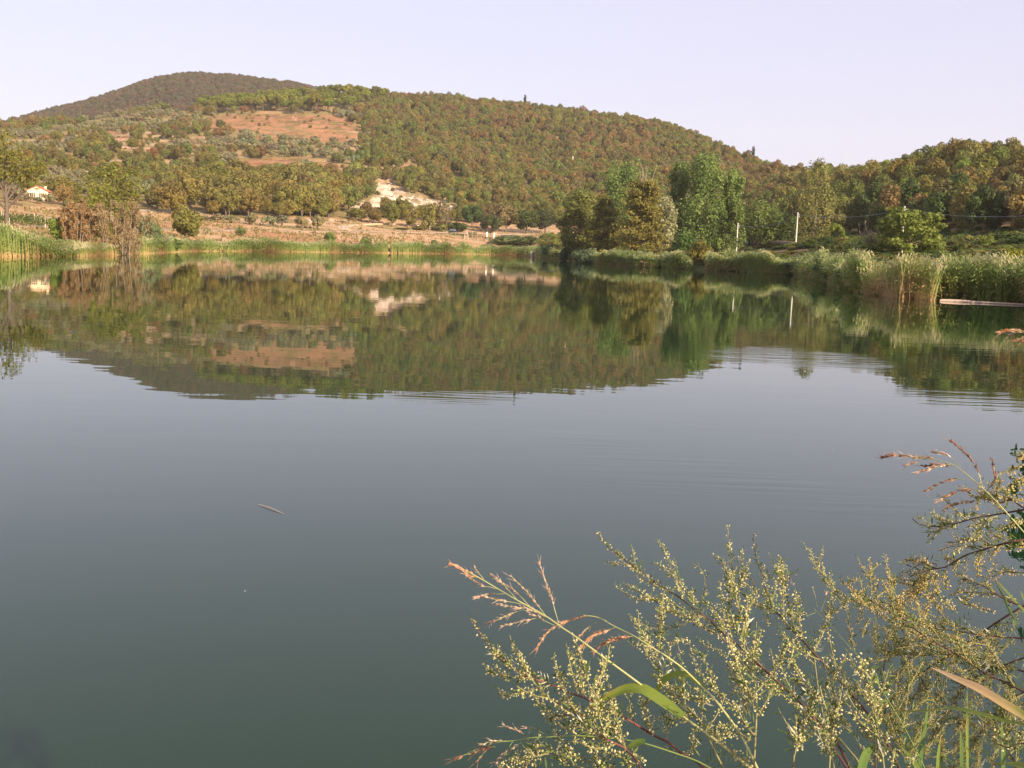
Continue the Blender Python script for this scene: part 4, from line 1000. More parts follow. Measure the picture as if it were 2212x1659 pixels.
# vineyard rows
M['vine'] = leafmat('vine_leaves', (.075, .115, .03))
def vine_row(pa, pb, label, group, seed, h=1.7, nleaf=26, posts=True, thick=.42):
    rng = np.random.RandomState(seed); pa, pb = np.array(pa), np.array(pb); L = np.linalg.norm(pb - pa); e = empty('vine_row', pa); tag(e, label, 'vines', group)
    n_ = int(L * nleaf); u = rng.rand(n_); P = (pb - pa) * u[:, None] + np.c_[rng.normal(0, thick * .45, n_), rng.normal(0, thick * .45, n_), 0 * u]
    zb_ = ground(P[:, 0] + pa[0], P[:, 1] + pa[1]) - pa[2]; P[:, 2] = zb_ + h * (.42 + .6 * rng.rand(n_) ** .8)
    mb = MB(); t = sph(rng, n_) * .16; w_ = np.cross(t, sph(rng, n_)); mb.quads(P, t, w_, 0, np.clip(rng.normal(.5, .2, n_), 0, 1)); o = put('foliage', mb.mesh('vine_foliage', [M['vine']]), e); o['kind'] = 'stuff'
    for f in np.arange(0, 1.001, min(.5, 6.5 / L)):
        p = (pb - pa) * f; p[2] = float(ground(p[0] + pa[0], p[1] + pa[1])) - pa[2]
        mb = MB(); mb.tube(np.array([p - [0, 0, .2], p + [0, 0, h + .15]]), .07, 5); put('post', mb.mesh('vine_post', [M['concrete']]), e)
    for f in np.arange(.04, 1, 1.4 / L):
        p = (pb - pa) * f; p[2] = float(ground(p[0] + pa[0], p[1] + pa[1])) - pa[2]
        mb = MB(); mb.tube(np.array([p - [0, 0, .1], p + [.05, 0, h * .3], p + [0, 0, h * .6]]), .04, 4); put('vine_stem', mb.mesh('vine_stem', [M['bark']]), e)
for k_ in range(5):
    vine_row(at(-70, 196 + 8 * k_), at(112 - 6 * k_, 200 + 8.5 * k_), ['vine row in front of the vineyard beside the pale forked tree', 'second vine row of the vineyard', 'middle vine row of the vineyard', 'fourth vine row of the vineyard', 'rearmost vine row of the vineyard below the cream house'][k_], 'vine rows beside the forked tree', 300 + k_)
for k_, (x0, x1, r, lab) in enumerate([(965, 1003, 376, 'short trained vine hedge directly in front of the parked car'), (1011, 1052, 378, 'vine hedge under the first cream gate pillar'), (1050, 1098, 381, 'vine hedge running below the fence posts'), (1009, 1030, 392, 'short vine hedge piece behind the row under the gate pillars')]):
    vine_row(at(x0, r), at(x1, r + 2), lab, 'vine hedges by the parked car', 320 + k_, 1.8, 40)

# ------------------------------------------------------------------ house
def house(loc, rz):
    e = empty('farmhouse', loc, rz); tag(e, 'cream farmhouse with red tiled roof among olive trees', 'house')
    M['plaster'] = plain('cream_plaster', (.80, .66, .44), .9, .1, .06, 1.2); M['tile'] = plain('red_roof_tiles', (.42, .15, .08), .85, .15, .3, 3); M['dark'] = plain('dark_window', (.05, .045, .04), .2, .5, .05); M['shutter'] = plain('brown_shutter', (.16, .10, .06), .8, .2)
    W_, D_, H_, A_ = 6.0, 8.0, 2.9, 1.4   # gable front along x, depth along y
    mb = MB(); V = [(-W_ / 2, 0, -1), (W_ / 2, 0, -1), (W_ / 2, 0, H_), (0, 0, H_ + A_), (-W_ / 2, 0, H_)]; V2 = [(x, D_, z) for x, _, z in V]
    mb.add(V + V2, [[0, 1, 2, 4], [5, 9, 7, 6], [1, 6, 7, 2], [0, 4, 9, 5]]); mb.add(V + V2, [[4, 2, 3], [9, 8, 7]]); put('wall', mb.mesh('house_wall', [M['plaster']]), e)
    ro = empty('roof', (0, 0, 0)); ro.parent = e
    for s in (-1, 1):
        mb = MB(); o_ = .35; zs = A_ / (W_ / 2)
        V = [(0, -o_, H_ + A_ + .02), (s * (W_ / 2 + o_), -o_, H_ - o_ * zs), (s * (W_ / 2 + o_), D_ + o_, H_ - o_ * zs), (0, D_ + o_, H_ + A_ + .02)]
        V += [(x, y, z + .18) for x, y, z in V]; mb.add(V, [[0, 1, 2, 3], [7, 6, 5, 4], [0, 4, 5, 1], [1, 5, 6, 2], [2, 6, 7, 3]]); put('roof_slope', mb.mesh('roof_slope', [M['tile']]), ro)
    mb = MB(); mb.box((1.6, 4.5, H_ + .9), (.6, .6, 1.3)); mb.box((1.6, 4.5, H_ + 1.6), (.76, .76, .12)); put('chimney', mb.mesh('chimney', [M['plaster']]), ro)
    # low wing on the west side
    mb = MB(); mb.box((-W_ / 2 - 2.2, 5, .3), (4.4 - .01, 6, 2.6)); put('wing_wall', mb.mesh('wing_wall', [M['plaster']]), e)
    mb = MB(); V = [(-W_ / 2 - .002, 1.8, 3.0), (-W_ / 2 - 4.7, 1.8, 1.5), (-W_ / 2 - 4.7, 8.2, 1.5), (-W_ / 2 - .002, 8.2, 3.0)]; V += [(x, y, z + .18) for x, y, z in V]; mb.add(V, [[0, 1, 2, 3], [7, 6, 5, 4], [0, 4, 5, 1], [1, 5, 6, 2], [2, 6, 7, 3]]); put('wing_roof', mb.mesh('wing_roof', [M['tile']]), e)
    def win(x, y, z, w_, h_, rz_):
        f = put('window', None, e, (x, y, z), rz_); mb = MB()
        for c, s_ in (((0, -.03, h_ / 2 + .05), (w_ + .2, .1, .1)), ((0, -.05, -h_ / 2 - .06), (w_ + .3, .16, .1)), ((-w_ / 2 - .05, -.03, 0), (.1, .1, h_)), ((w_ / 2 + .05, -.03, 0), (.1, .1, h_)), ((0, -.02, 0), (.05, .05, h_))): mb.box(c, s_)
        put('frame', mb.mesh('window_frame', [M['plaster']]), f); mb = MB(); mb.box((0, 0, 0), (w_, .04, h_)); put('pane', mb.mesh('window_pane', [M['dark']]), f)
        for s in (-1, 1):
            mb = MB(); mb.box((s * (w_ * .75 + .12), -.04, 0), (w_ * .48, .05, h_)); put('shutter', mb.mesh('shutter', [M['shutter']]), f)
    for x in (-1.6, 1.6):
        for z in (1.6,): win(x, -.02, z, .95, 1.3, 0)
    for y in (2.2, 5.6): win(W_ / 2 + .02, y, 1.7, .9, 1.2, math.pi / 2)
    win(0, -.02, 3.5, .6, .6, 0)
    d = MB(); d.box((0, -.03, 0.05), (1.1, .08, 2.1)); put('door', d.mesh('house_door', [M['shutter']]), e)
hp = at(82, 352); house(hp + np.array([0, 0, -.5]), math.radians(14))
for k_, (x, yt, r, w_) in enumerate([(58, 421, 334, 26), (84, 425, 332, 24), (110, 418, 338, 30)]): named('olive_tree', x, yt, r, w_, SILV, ['olive tree under the roofed wing of the cream farmhouse', 'olive tree before the door of the cream farmhouse', 'olive tree past the sunny corner of the cream farmhouse'][k_], 'olive tree')
# small pale things on the slopes
hut = at(1792, 480); 
e = empty('chapel_hut', at(1788, 455)); tag(e, 'small white-walled hut half hidden on the skyline saddle', 'hut')
mb = MB(); mb.box((0, 0, 3.2), (5, 5, 6.4)); put('wall', mb.mesh('hut_wall', [M['white']]), e); mb = MB(); mb.box((0, 0, 6.7), (5.6, 5.6, .6), taper=.6); put('roof', mb.mesh('hut_roof', [M['concrete']]), e)
for x, r, h, lab in [(1229, 690, 5.5, 'short white pylon standing in the wood behind the wooded point'), (631, 800, 1.6, 'thin pale post at the upper edge of the bare red field'), (637, 788, 1.2, 'leaning pale stick in the bare red field')]:
    p = at(x, r); e = empty('pale_post', p); tag(e, lab, 'post'); mb = MB(); mb.tube([[0, 0, -.3], [.02 * h, 0, h + 2.5 * (r == 690)]], [.10 if r > 700 else .32, .25 if r < 700 else .08], 8); put('shaft', mb.mesh('post_shaft', [M['white']]), e); mb = MB(); mb.box((.02 * h, 0, h + 2.5 * (r == 690) + .1), (.9, .5, .2) if r < 700 else (.3, .2, .1)); put('cap', mb.mesh('post_cap', [M['white']]), e)
# stones on the white scar
rngR = np.random.RandomState(44); mb = MB(); cnt = 0
sel = np.argwhere(scar & fwd & (PX > 765) & (PX < 1000))
for i in rngR.choice(len(sel), 260):
    ia, ir = sel[i]; x_, y_, z_ = XX[ia, ir] + rngR.normal(0, 1), YY[ia, ir] + rngR.normal(0, 1), 0; s = rngR.uniform(.2, .8)
    V = sph(rngR, 8); V = np.array([[-1, -1, -1], [1, -1, -1], [1, 1, -1], [-1, 1, -1], [-1, -1, 1], [1, -1, 1], [1, 1, 1], [-1, 1, 1]]) * rngR.uniform(.35, .8, (8, 3)) * s * [1, 1, .7]
    mb.add(V + [x_, y_, float(ground(x_, y_)) + s * .1], [[0, 3, 2, 1], [4, 5, 6, 7], [0, 1, 5, 4], [1, 2, 6, 5], [2, 3, 7, 6], [3, 0, 4, 7]])
M['rock'] = plain('pale_limestone', (.62, .54, .46), .9, .1, .2, 3)
tag(put('scar_stones', mb.mesh('scar_stones', [M['rock']])), 'pale loose stones strewn over the white scar', 'stones', kind='stuff')
# earth heap and sluice near the point
e = at(1143, 398); mb = MB(); th = np.linspace(0, 2 * math.pi, 15)[:-1]
V = [(0, 0, 1.3)]; 
for f, z in ((.3, 1.15), (.6, .75), (.85, .3), (1.05, -.2)):
    V += [(3.6 * f * math.cos(t) * rngR.uniform(.9, 1.1), 2.2 * f * math.sin(t) * rngR.uniform(.9, 1.1), z * rngR.uniform(.9, 1.1)) for t in th]
F = []
mb.add(V, [[0, 1 + k, 1 + (k + 1) % 14] for k in range(14)])
mb.add(V, [[1 + q * 14 + k, 1 + (q + 1) * 14 + k, 1 + (q + 1) * 14 + (k + 1) % 14, 1 + q * 14 + (k + 1) % 14] for q in range(3) for k in range(14)])
M['earth'] = plain('orange_earth', (.46, .26, .15), .95, .05, .25, 1.5, .6)
tag(put('earth_heap', mb.mesh('earth_heap', [M['earth']], True), None, Vector(e)), 'small heap of orange earth at the end of the fenced road', 'earth heap')
a_ = azsl(1156., hor_y(np.array(1156.)))[0]; r_ = float(shore(a_)) - 1.2
e = empty('concrete_sluice', (r_ * math.sin(a_), r_ * math.cos(a_), 0)); tag(e, 'small pale concrete sluice at the end of the reed strip', 'sluice')
mb = MB(); mb.box((0, 0, 1.55), (2.6, 1.4, .3)); put('deck', mb.mesh('deck', [M['concrete']]), e)
for s in (-1, 1): mb = MB(); mb.box((s * 1.0, 0, .44), (.45, 1.2, 1.9)); put('pier', mb.mesh('pier', [M['concrete']]), e)
mb = MB(); mb.box((0, .1, .4), (1.5, .1, 1.5)); put('gate', mb.mesh('sluice_gate', [M['post']]), e)

# ------------------------------------------------------------------ utility poles and wires
M['pole'] = plain('pole_concrete', (.60, .56, .50), .8, .2, .08, 3); M['wire'] = plain('wire', (.42, .47, .48), .5, .4); M['ins'] = plain('insulator', (.55, .6, .6), .3, .5)
tops = []
for x, yt, r, lab in [(1590, 483, 240, 'utility pole next to the big poplar'), (1717, 460, 231, 'tall pale utility pole beside the ivy-clad poplar'), (1945, 447, 189, 'utility pole top rising out of the spreading layered tree'), (2420, 430, 150, 'utility pole holding the far end of the hanging wire')]:
    p = at(x, r); h = EYE[2] + r * float(azsl(float(x), float(yt))[1]) - p[2]
    e = empty('utility_pole', p); tag(e, lab, 'utility pole', 'concrete utility poles')
    mb = MB(); mb.tube([[0, 0, -.5], [0, 0, h * .5], [0, 0, h]], [.165, .14, .11], 10); put('shaft', mb.mesh('pole_shaft', [M['pole']], True), e)
    mb = MB(); mb.tube([[0, 0, h - .02], [0, 0, h + .12]], [.125, .12], 10); put('cap', mb.mesh('pole_cap', [M['white']], True), e)
    for q in (-.35, -.75):
        mb = MB(); mb.tube([[.08, -.1, h + q], [.3, -.12, h + q]], .03, 5); mb.tube([[.3, -.12, h + q - .1], [.3, -.12, h + q + .08]], [.07, .05], 8); put('insulator', mb.mesh('insulator', [M['ins']], True), e)
    tops.append(p + np.array([.3, -.12, h - .35]))
for k_, lab in enumerate(['thin wire between the poplar pole and the tall pale pole', 'thin wire sagging behind the spreading layered tree', 'wire hanging across the foot of the low ridge']):
    A_, B_ = tops[k_], tops[k_ + 1]; t = np.linspace(0, 1, 24)[:, None]; sag = [1.2, .9, 1.5][k_]
    P = A_ + (B_ - A_) * t - np.array([0, 0, 1]) * 4 * sag * t * (1 - t); mb = MB(); mb.tube(P - A_, .017, 4); e = put('overhead_wire', mb.mesh('overhead_wire', [M['wire']]), None, Vector(A_)); tag(e, lab, 'wire')

# ------------------------------------------------------------------ floating things
M['oldwood'] = plain('grey_driftwood', (.46, .35, .27), .9, .1, .25, 5)
def on_water(x, y):
    d = ray(float(x), float(y)); t = -EYE[2] / d[2]; return EYE + d * t
A_, B_ = on_water(2030, 650.5), on_water(2270, 662); e = empty('floating_plank', A_); tag(e, 'long pale weathered plank floating in front of the slanting reeds', 'plank')
mb = MB(); t = np.linspace(0, 1, 9)[:, None]; P = (B_ - A_) * t + np.c_[np.zeros(9), np.sin(t[:, 0] * 5) * .05, np.full(9, .04)]; mb.tube(P, [.09, .10, .095, .10, .09, .085, .08, .07, .06], 7); put('plank', mb.mesh('plank', [M['oldwood']], True), e)
mb = MB(); P2 = (B_ - A_) * np.linspace(.02, .3, 4)[:, None] + [0, .12, .12]; mb.tube(P2, [.04, .05, .05, .03], 6); put('branch', mb.mesh('plank_branch', [M['oldwood']], True), e)
A_, B_ = on_water(558, 1091), on_water(613, 1111); mb = MB(); P = (B_ - A_) * np.linspace(0, 1, 6)[:, None] + np.c_[np.zeros(6), np.zeros(6), [.006, .012, .014, .012, .009, .004]]; P[:, 1] += [0, .008, .012, .010, .004, 0]
M['stick'] = plain('dead_reed', (.58, .40, .29), .8, .2, .2, 20)
mb.tube(P, [.0018, .0032, .0036, .0035, .003, .0018], 6); tag(put('floating_stick', mb.mesh('floating_stick', [M['stick']], True), None, Vector(A_)), 'thin dead reed stalk floating alone on the still water', 'stick')
for (x, y), lab in (((529, 1277), 'tiny pale scrap floating on the dark near water'), ((1800, 972), 'tiny dark-edged scrap floating far out on the still water')):
    p = on_water(x, y); mb = MB(); mb.add([(-.005, -.003, .001), (.004, -.003, .002), (.006, .003, .002), (-.003, .003, .002), (0, 0, .004)], [[0, 1, 4], [1, 2, 4], [2, 3, 4], [3, 0, 4]]); tag(put('floating_scrap', mb.mesh('floating_scrap', [M['white']]), None, Vector(p)), lab, 'scrap')
# ------------------------------------------------------------------ plants on the near bank
rngF = np.random.RandomState(77)
def view(x0, y0, k):               # survey windows of the bank plants
    return lambda *p: [((x0 + x / k) * .8848, (y0 + y / k) * .8848) for x, y in p]
wA = view(1000, 1350, 5.53); wB = view(1400, 1300, 5.53); wC = view(1100, 1575, 5.53); wD = view(1500, 1575, 5.53)
wE = view(1800, 1300, 5.53); wF = view(2100, 1200, 5.53); wG = view(2100, 1475, 4.1475); w6 = view(1000, 1300, 2.885); w7 = view(1700, 1250, 2.655); w8 = view(2050, 780, 3.191)
def curve(px, d0, d1, step=.0045, wob=.012, seed=0):
    """smooth 3-D stem through sighted points, d0 metres away at its first point and d1 at its last"""
    rg = np.random.RandomState(seed + len(px) * 7 + int(px[0][0]))
    px = np.array(px, float); n = len(px)
    d = np.linspace(d0, d1, n) + rg.normal(0, wob, n)
    P = near(px[:, 0], px[:, 1], d)
    return spline(P, step)
def spline(P, step):
    n = len(P)
    if n < 3: return P[0] + (P[-1] - P[0]) * np.linspace(0, 1, max(3, int(np.linalg.norm(P[-1] - P[0]) / step)))[:, None]
    Q = np.vstack([2 * P[0] - P[1], P, 2 * P[-1] - P[-2]]); out = []
    for i in range(1, n):
        p0, p1, p2, p3 = Q[i - 1], Q[i], Q[i + 1], Q[i + 2]; m = max(2, int(np.linalg.norm(p2 - p1) / step)); t = (np.arange(m) / m)[:, None]
        out.append(.5 * (2 * p1 + (p2 - p0) * t + (2 * p0 - 5 * p1 + 4 * p2 - p3) * t ** 2 + (3 * p1 - p0 - 3 * p2 + p3) * t ** 3))
    return np.vstack(out + [P[-1:]])
def to_ground(P, dx=.12, dy=-.05):
    """carry the stem on from its last sighted point down to the bank"""
    e = P[-1]; t = P[-1] - P[-6]; t /= np.linalg.norm(t); q = e + t * .22
    b = q + np.array([dx, dy, 0]) + t * .10; r = math.hypot(b[0], b[1])
    if r > 1.25: b[:2] *= 1.25 / r if b[1] > .3 else 1
    b[2] = float(ground(b[0], b[1])) - .03
    m = (q + b) / 2 + np.array([.02, 0, .05])
    return np.vstack([P[:-1], spline(np.array([e, q, m, b]), .03)])

M['stem_purple'] = plain('purple_stem', (.16, .062, .055), .6, .3, .25, 40); M['stem_brown'] = plain('dark_brown_stem', (.085, .045, .035), .6, .3, .25, 40)
M['twig'] = plain('olive_twig', (.24, .22, .10), .7, .2, .2, 40)
def budmat(name, a, b_, c):
    return leafmat(name, ramp=[(0, a), (.45, b_), (1, c)], trans=.22, rough=.55)
M['bud_pale'] = budmat('pale_buds', (.23, .25, .075), (.50, .46, .19), (.74, .68, .38))
M['bud_gold'] = budmat('golden_buds', (.27, .20, .06), (.48, .37, .13), (.69, .57, .28))
M['bud_dull'] = budmat('dull_gold_buds', (.17, .15, .05), (.30, .255, .085), (.46, .39, .16))
M['mugleaf'] = leafmat('mugwort_leaf', ramp=[(0, (.07, .11, .03)), (.7, (.16, .21, .06)), (.9, (.24, .27, .11)), (1, (.55, .54, .44))], trans=.35)
OCT = np.array([[1, 0, 0], [-1, 0, 0], [0, 1, 0], [0, -1, 0], [0, 0, 1], [0, 0, -1]], float); OCF = np.array([[0, 2, 4], [2, 1, 4], [1, 3, 4], [3, 0, 4], [2, 0, 5], [1, 2, 5], [3, 1, 5], [0, 3, 5]])
def ell(mb, rng, P, D, r, l, mat, v):
    n = len(P); D = D / (np.linalg.norm(D, axis=1, keepdims=True) + 1e-9); A = np.cross(D, sph(rng, n)); A /= np.linalg.norm(A, axis=1, keepdims=True) + 1e-9; B = np.cross(D, A)
    V = P[:, None] + OCT[None, :, 0, None] * A[:, None] * r[:, None, None] + OCT[None, :, 1, None] * B[:, None] * r[:, None, None] + OCT[None, :, 2, None] * D[:, None] * l[:, None, None]
    F = (np.arange(n)[:, None, None] * 6 + OCF[None]).reshape(-1, 3)
    mb.add(V.reshape(-1, 3), F, mat, np.repeat(v, 6))
def raceme(P, rng, dens=1.0, size=1.0, leaf=.25, bare=0.0, r0=.0007):
    """a flowering branch: twig, buds on short stalks, narrow leaflets; materials 0 twig, 1 buds, 2 leaves"""
    mb = MB(); n = len(P)
    mb.tube(P, np.linspace(.00045, r0, n), 4, 0, .5)
    L = np.linalg.norm(np.diff(P, axis=0), axis=1).sum(); m = max(6, int(L / .0031)); s = np.linspace(0, 1 - bare, m); idx = s * (n - 1); k0 = np.minimum(n - 2, idx.astype(int)); f = (idx - k0)[:, None]
    nodes = P[k0] * (1 - f) + P[k0 + 1] * f; T = P[k0 + 1] - P[k0]; T /= np.linalg.norm(T, axis=1, keepdims=True) + 1e-9
    clump = .55 + 1.1 * vnoise(s * L / .016 + rng.uniform(0, 90), s * 0 + 3.3)
    cnt = rng.poisson(1.45 * dens * clump * (.45 + .9 * sstep(0, .25, s)))
    ii = np.repeat(np.arange(m), cnt); q = len(ii)
    if q:
        out = sph(rng, q); out -= (out * T[ii]).sum(1, keepdims=True) * T[ii]; out /= np.linalg.norm(out, axis=1, keepdims=True) + 1e-9
        ph = ii * 2.4; reach = (.0011 + .0030 * rng.rand(q) ** 1.5 * (.4 + .9 * sstep(0, .35, s[ii]))) * size
        B = nodes[ii] + out * reach[:, None] - T[ii] * reach[:, None] * .55 + rng.normal(0, .0006, (q, 3))
        D = out * .7 - T[ii] * .5 + np.array([0, 0, -.35]) + rng.normal(0, .3, (q, 3))
        rr = .00090 * size * rng.uniform(.65, 1.25, q)
        ell(mb, rng, B, D, rr, rr * 1.5, 1, np.clip(rng.normal(.55, .25, q), 0, 1))
    lq = rng.poisson(.75 + leaf * .7 * (.4 + 1.8 * s)); jj = np.repeat(np.arange(m), lq); q = len(jj)
    if q:
        out = sph(rng, q) * .8 - T[jj] * .7 + np.array([0, 0, .25]); out /= np.linalg.norm(out, axis=1, keepdims=True); ll = rng.uniform(.003, .0085, q) * size * (1 + .7 * s[jj]); W = np.cross(out, sph(rng, q)); W /= np.linalg.norm(W, axis=1, keepdims=True) + 1e-9
        mb.quads(nodes[jj] + out * ll[:, None] * .5, out * ll[:, None] * .5, W * (ll * .085)[:, None], 2, np.clip(rng.beta(2, 2.2, q) + (rng.rand(q) < .06) * .5, 0, 1))
    return mb
def mugwort(label, axis, d, branches=(), bud='bud_pale', stem='stem_purple', auto=14, alen=(.05, .11), size=1.0, dens=1.0, leaf=.25, r=.0016, end='down', seed=0, tipfrac=.22, up=.55, auto_range=(.05, .9), dirb=None):
    rng = np.random.RandomState(900 + seed)
    A = curve(axis, d[0], d[1], seed=seed); nvis = len(A)
    F_ = to_ground(A, *( (.12, -.05) if end == 'down' else (.22, -.12) ))
    base = Vector(F_[-1]); e = empty('mugwort_plant', base); tag(e, label, 'weed', 'mugwort plants on the near bank')
    o = np.array(base); mats = [M['twig'], M[bud], M['mugleaf']]
    mb = MB(); n = len(F_); k0 = int(nvis * tipfrac)
    mb.tube(F_ - o, r * np.linspace(.3, 1.25, n), 6); put('stem', mb.mesh('mugwort_stem', [M[stem]], True), e)
    put('flower_branch', raceme(A[:max(8, int(nvis * max(tipfrac, .1)))] - o, rng, dens, size, leaf).mesh('flower_branch', mats), e)
    for b in branches:
        P = curve(b[0], *(b[1] if len(b) > 1 else (d[0] + (d[1] - d[0]) * .4,) * 2), seed=seed + 3)
        put('flower_branch', raceme(P - o, rng, dens * (b[2] if len(b) > 2 else 1.0), size, leaf, 0.04).mesh('flower_branch', mats), e)
    auto = int(math.ceil(auto * (.5 if bud == 'bud_dull' else .62)))
    for k in range(auto):
        u = auto_range[0] + (auto_range[1] - auto_range[0]) * (k + rng.uniform(.1, .9)) / auto
        i = int(u * (nvis - 2)) + 1; t = A[max(0, i - 3)] - A[min(nvis - 1, i + 3)]; t /= np.linalg.norm(t) + 1e-9
        sd_ = np.cross(t, (A[i] - EYE) / np.linalg.norm(A[i] - EYE)); s = 1 if k % 2 else -1
        L = rng.uniform(*alen) * min(1, .3 + 1.6 * u) * (1 if u < .75 else .8)
        d1 = t * .75 + sd_ * s * rng.uniform(.35, .9) + sph(rng, 1)[0] * .3 + np.array([0, 0, up * .5])
        if dirb is not None: d1 = d1 * .5 + np.array(dirb)
        d1 /= np.linalg.norm(d1); d2 = d1 + np.array([0, 0, up]) + t * .2; d2 /= np.linalg.norm(d2)
        P = spline(np.array([A[i] + d1 * L * .5 + d2 * L * .5, A[i] + d1 * L * .5 + d2 * L * .15, A[i] + d1 * L * .28, A[i]]), .0045)
        put('flower_branch', raceme(P - o, rng, dens, size, leaf, .05).mesh('flower_branch', mats), e)
        if L > .06:
            for _ in range(rng.randint(1, 4)):
                j = int(len(P) * rng.uniform(.25, .7)); dd = (P[0] - P[-1]) / L * .6 + sph(rng, 1)[0] * .7 + np.array([0, 0, .3]); l2 = L * rng.uniform(.25, .5); P2 = spline(np.array([P[j] + dd * l2, P[j] + dd * l2 * .5 + rng.normal(0, .003, 3), P[j]]), .0045)
                put('flower_branch', raceme(P2 - o, rng, dens, size, leaf).mesh('flower_branch', mats), e)
    # feathery leaves along the lower stem
    mb = MB(); m = int(12 + nvis * .10); ii = rng.randint(int(nvis * .25), n, m)
    for i in ii:
        t = F_[max(0, i - 2)] - F_[min(n - 1, i + 2)]; t /= np.linalg.norm(t) + 1e-9; dd = t * .4 + sph(rng, 1)[0]; dd /= np.linalg.norm(dd); l = rng.uniform(.012, .03)
        sidev = np.cross(dd, sph(rng, 1)[0]); sidev /= np.linalg.norm(sidev)
        K = 7; f = np.linspace(.0, 1, K); b0 = F_[i] + dd * (l * f)[:, None]; sg = np.where(np.arange(K) % 2, 1, -1)[:, None]; dl = dd * .8 + sidev * sg * .8; ll = l * .5 * (1.1 - f * .6)
        mb.quads(b0 + dl * ll[:, None] * .5 - o, dl * ll[:, None] * .5, np.cross(dl, np.cross(dd, sidev)) * (ll * .075)[:, None], 0, np.clip(rng.beta(2, 2.4, K) + (rng.rand() < .12) * .5, 0, 1))
    lf = put('leaves', mb.mesh('mugwort_leaves', [M['mugleaf']]), e); lf['kind'] = 'stuff'
    return e

mugwort('mugwort with a purple stem and the foremost spray, reaching out over the water', wA((840, 880), (930, 1060), (1060, 1210)) + wC((620, 130), (760, 250), (900, 340), (1050, 430), (1200, 480), (1300, 510), (1400, 550), (1600, 640), (1800, 710), (2000, 810), (2200, 900)) + wD((240, 1040), (500, 1200), (720, 1310), (880, 1440), (1080, 1550), (1260, 1700)), (1.22, 1.12),
    [(wA((1350, 1110), (1400, 1260), (1480, 1420), (1560, 1530)) + wC((1000, 330), (1150, 420), (1260, 480)), (1.20, 1.20), 1.5), (wC((460, 260), (540, 380), (640, 400), (850, 440), (1050, 450), (1200, 480)), (1.23, 1.21), 1.2), (wC((590, 290), (680, 390), (800, 420)), (1.21, 1.21), 1.3),
     (wA((1180, 1250), (1280, 1400), (1380, 1540)) + wC((940, 380), (1100, 450)), (1.19, 1.2), 1.3), (wC((640, 570), (680, 640), (760, 690), (850, 670), (1050, 630), (1280, 560), (1340, 535)), (1.2, 1.2), .7), (wC((1390, 160), (1430, 300), (1480, 420), (1530, 500), (1560, 610)), (1.19, 1.19), 1.3),
     (wA((2120, 1110),) + wC((1600, 100), (1680, 200), (1700, 330), (1760, 430), (1770, 560), (1800, 700)), (1.18, 1.18), 1.0) if False else (wC((1560, -20), (1600, 100), (1680, 200), (1700, 330), (1760, 430), (1770, 560), (1800, 700)), (1.18, 1.18), 1.0),
     (wC((1640, 500), (1720, 520), (1760, 600), (1830, 690)), (1.17, 1.17), 1.4), (wC((1330, 710), (1420, 770), (1520, 760), (1640, 690)), (1.18, 1.18), 1.8), (wC((2090, 180), (2060, 330), (2130, 500), (2150, 650), (2190, 880)), (1.16, 1.16), .9), (wD((170, 560), (160, 620), (200, 720), (215, 880), (235, 1030)), (1.15, 1.15), .8),
     (wD((340, 670), (390, 800), (450, 950), (500, 1100), (520, 1200)), (1.14, 1.14), 1.1), (wD((500, 400), (620, 500), (700, 640), (710, 900), (715, 1290)), (1.13, 1.13), .45), (wD((760, 620), (850, 740), (930, 880), (1000, 1000)), (1.12, 1.12), .7)], auto=5, alen=(.03, .06), seed=1, tipfrac=.3, auto_range=(.45, .95), size=1.12)
mugwort('mugwort with many drooping creamy sprays at the lower edge of the water', wC((1350, 1020), (1400, 950), (1560, 940), (1700, 930), (1800, 1000), (1950, 1160), (2150, 1290)) + wD((150, 1400), (300, 1560), (380, 1720)), (1.10, 1.02),
    [(wC((1430, 1060), (1550, 1120), (1700, 1100), (1830, 1130), (1960, 1200)), (1.1, 1.08), 1.2), (wC((1380, 1190), (1500, 1280), (1650, 1480), (1800, 1560), (2000, 1600), (2200, 1660)), (1.1, 1.05), 1.0), (wC((1580, 780), (1700, 850), (1780, 960), (1900, 1120)), (1.1, 1.08), 1.1), (wC((1840, 870), (1900, 1030), (2020, 1160), (2100, 1290)), (1.09, 1.07), 1.2),
     (wC((1640, 1300), (1800, 1250), (1950, 1260), (2150, 1300)), (1.08, 1.07), 1.2), (wC((1990, 1350), (2080, 1440), (2200, 1480)) + wD((100, 1500), (250, 1600)), (1.07, 1.04), 1.3), (wC((2050, 1000), (2120, 1100), (2190, 1250)), (1.08, 1.06), 1.2), (wC((1880, 1330), (1960, 1480), (1990, 1600), (2060, 1700)), (1.08, 1.06), 1.0), (wD((250, 1480), (320, 1560), (360, 1700)), (1.04, 1.03), 1.4), (wD((40, 1430), (110, 1530), (220, 1660)), (1.05, 1.03), 1.4)], auto=16, alen=(.05, .09), seed=2, size=1.15, dens=1.15)
mugwort('low mugwort sprawling along the bottom edge with small pale sprays', wC((1110, 1360), (1230, 1440), (1400, 1510), (1560, 1590), (1750, 1650), (1950, 1720)), (1.12, 1.05),
    [(wC((1200, 1130), (1190, 1290), (1290, 1380), (1420, 1480), (1560, 1580)), (1.12, 1.1), .9), (wC((860, 1460), (980, 1530), (1100, 1590), (1180, 1680)), (1.12, 1.1), 1.1), (wC((740, 1560), (860, 1620), (980, 1680)), (1.12, 1.1), 1.2), (wC((640, 1650), (760, 1640), (860, 1690)), (1.12, 1.1), 1.2), (wC((820, 1520), (920, 1590), (1040, 1680)), (1.11, 1.1), 1.0), (wC((1010, 1440), (1060, 1530), (1150, 1640)), (1.11, 1.1), 1.0)], auto=8, alen=(.03, .06), seed=3, size=1.1, stem='twig', r=.001)
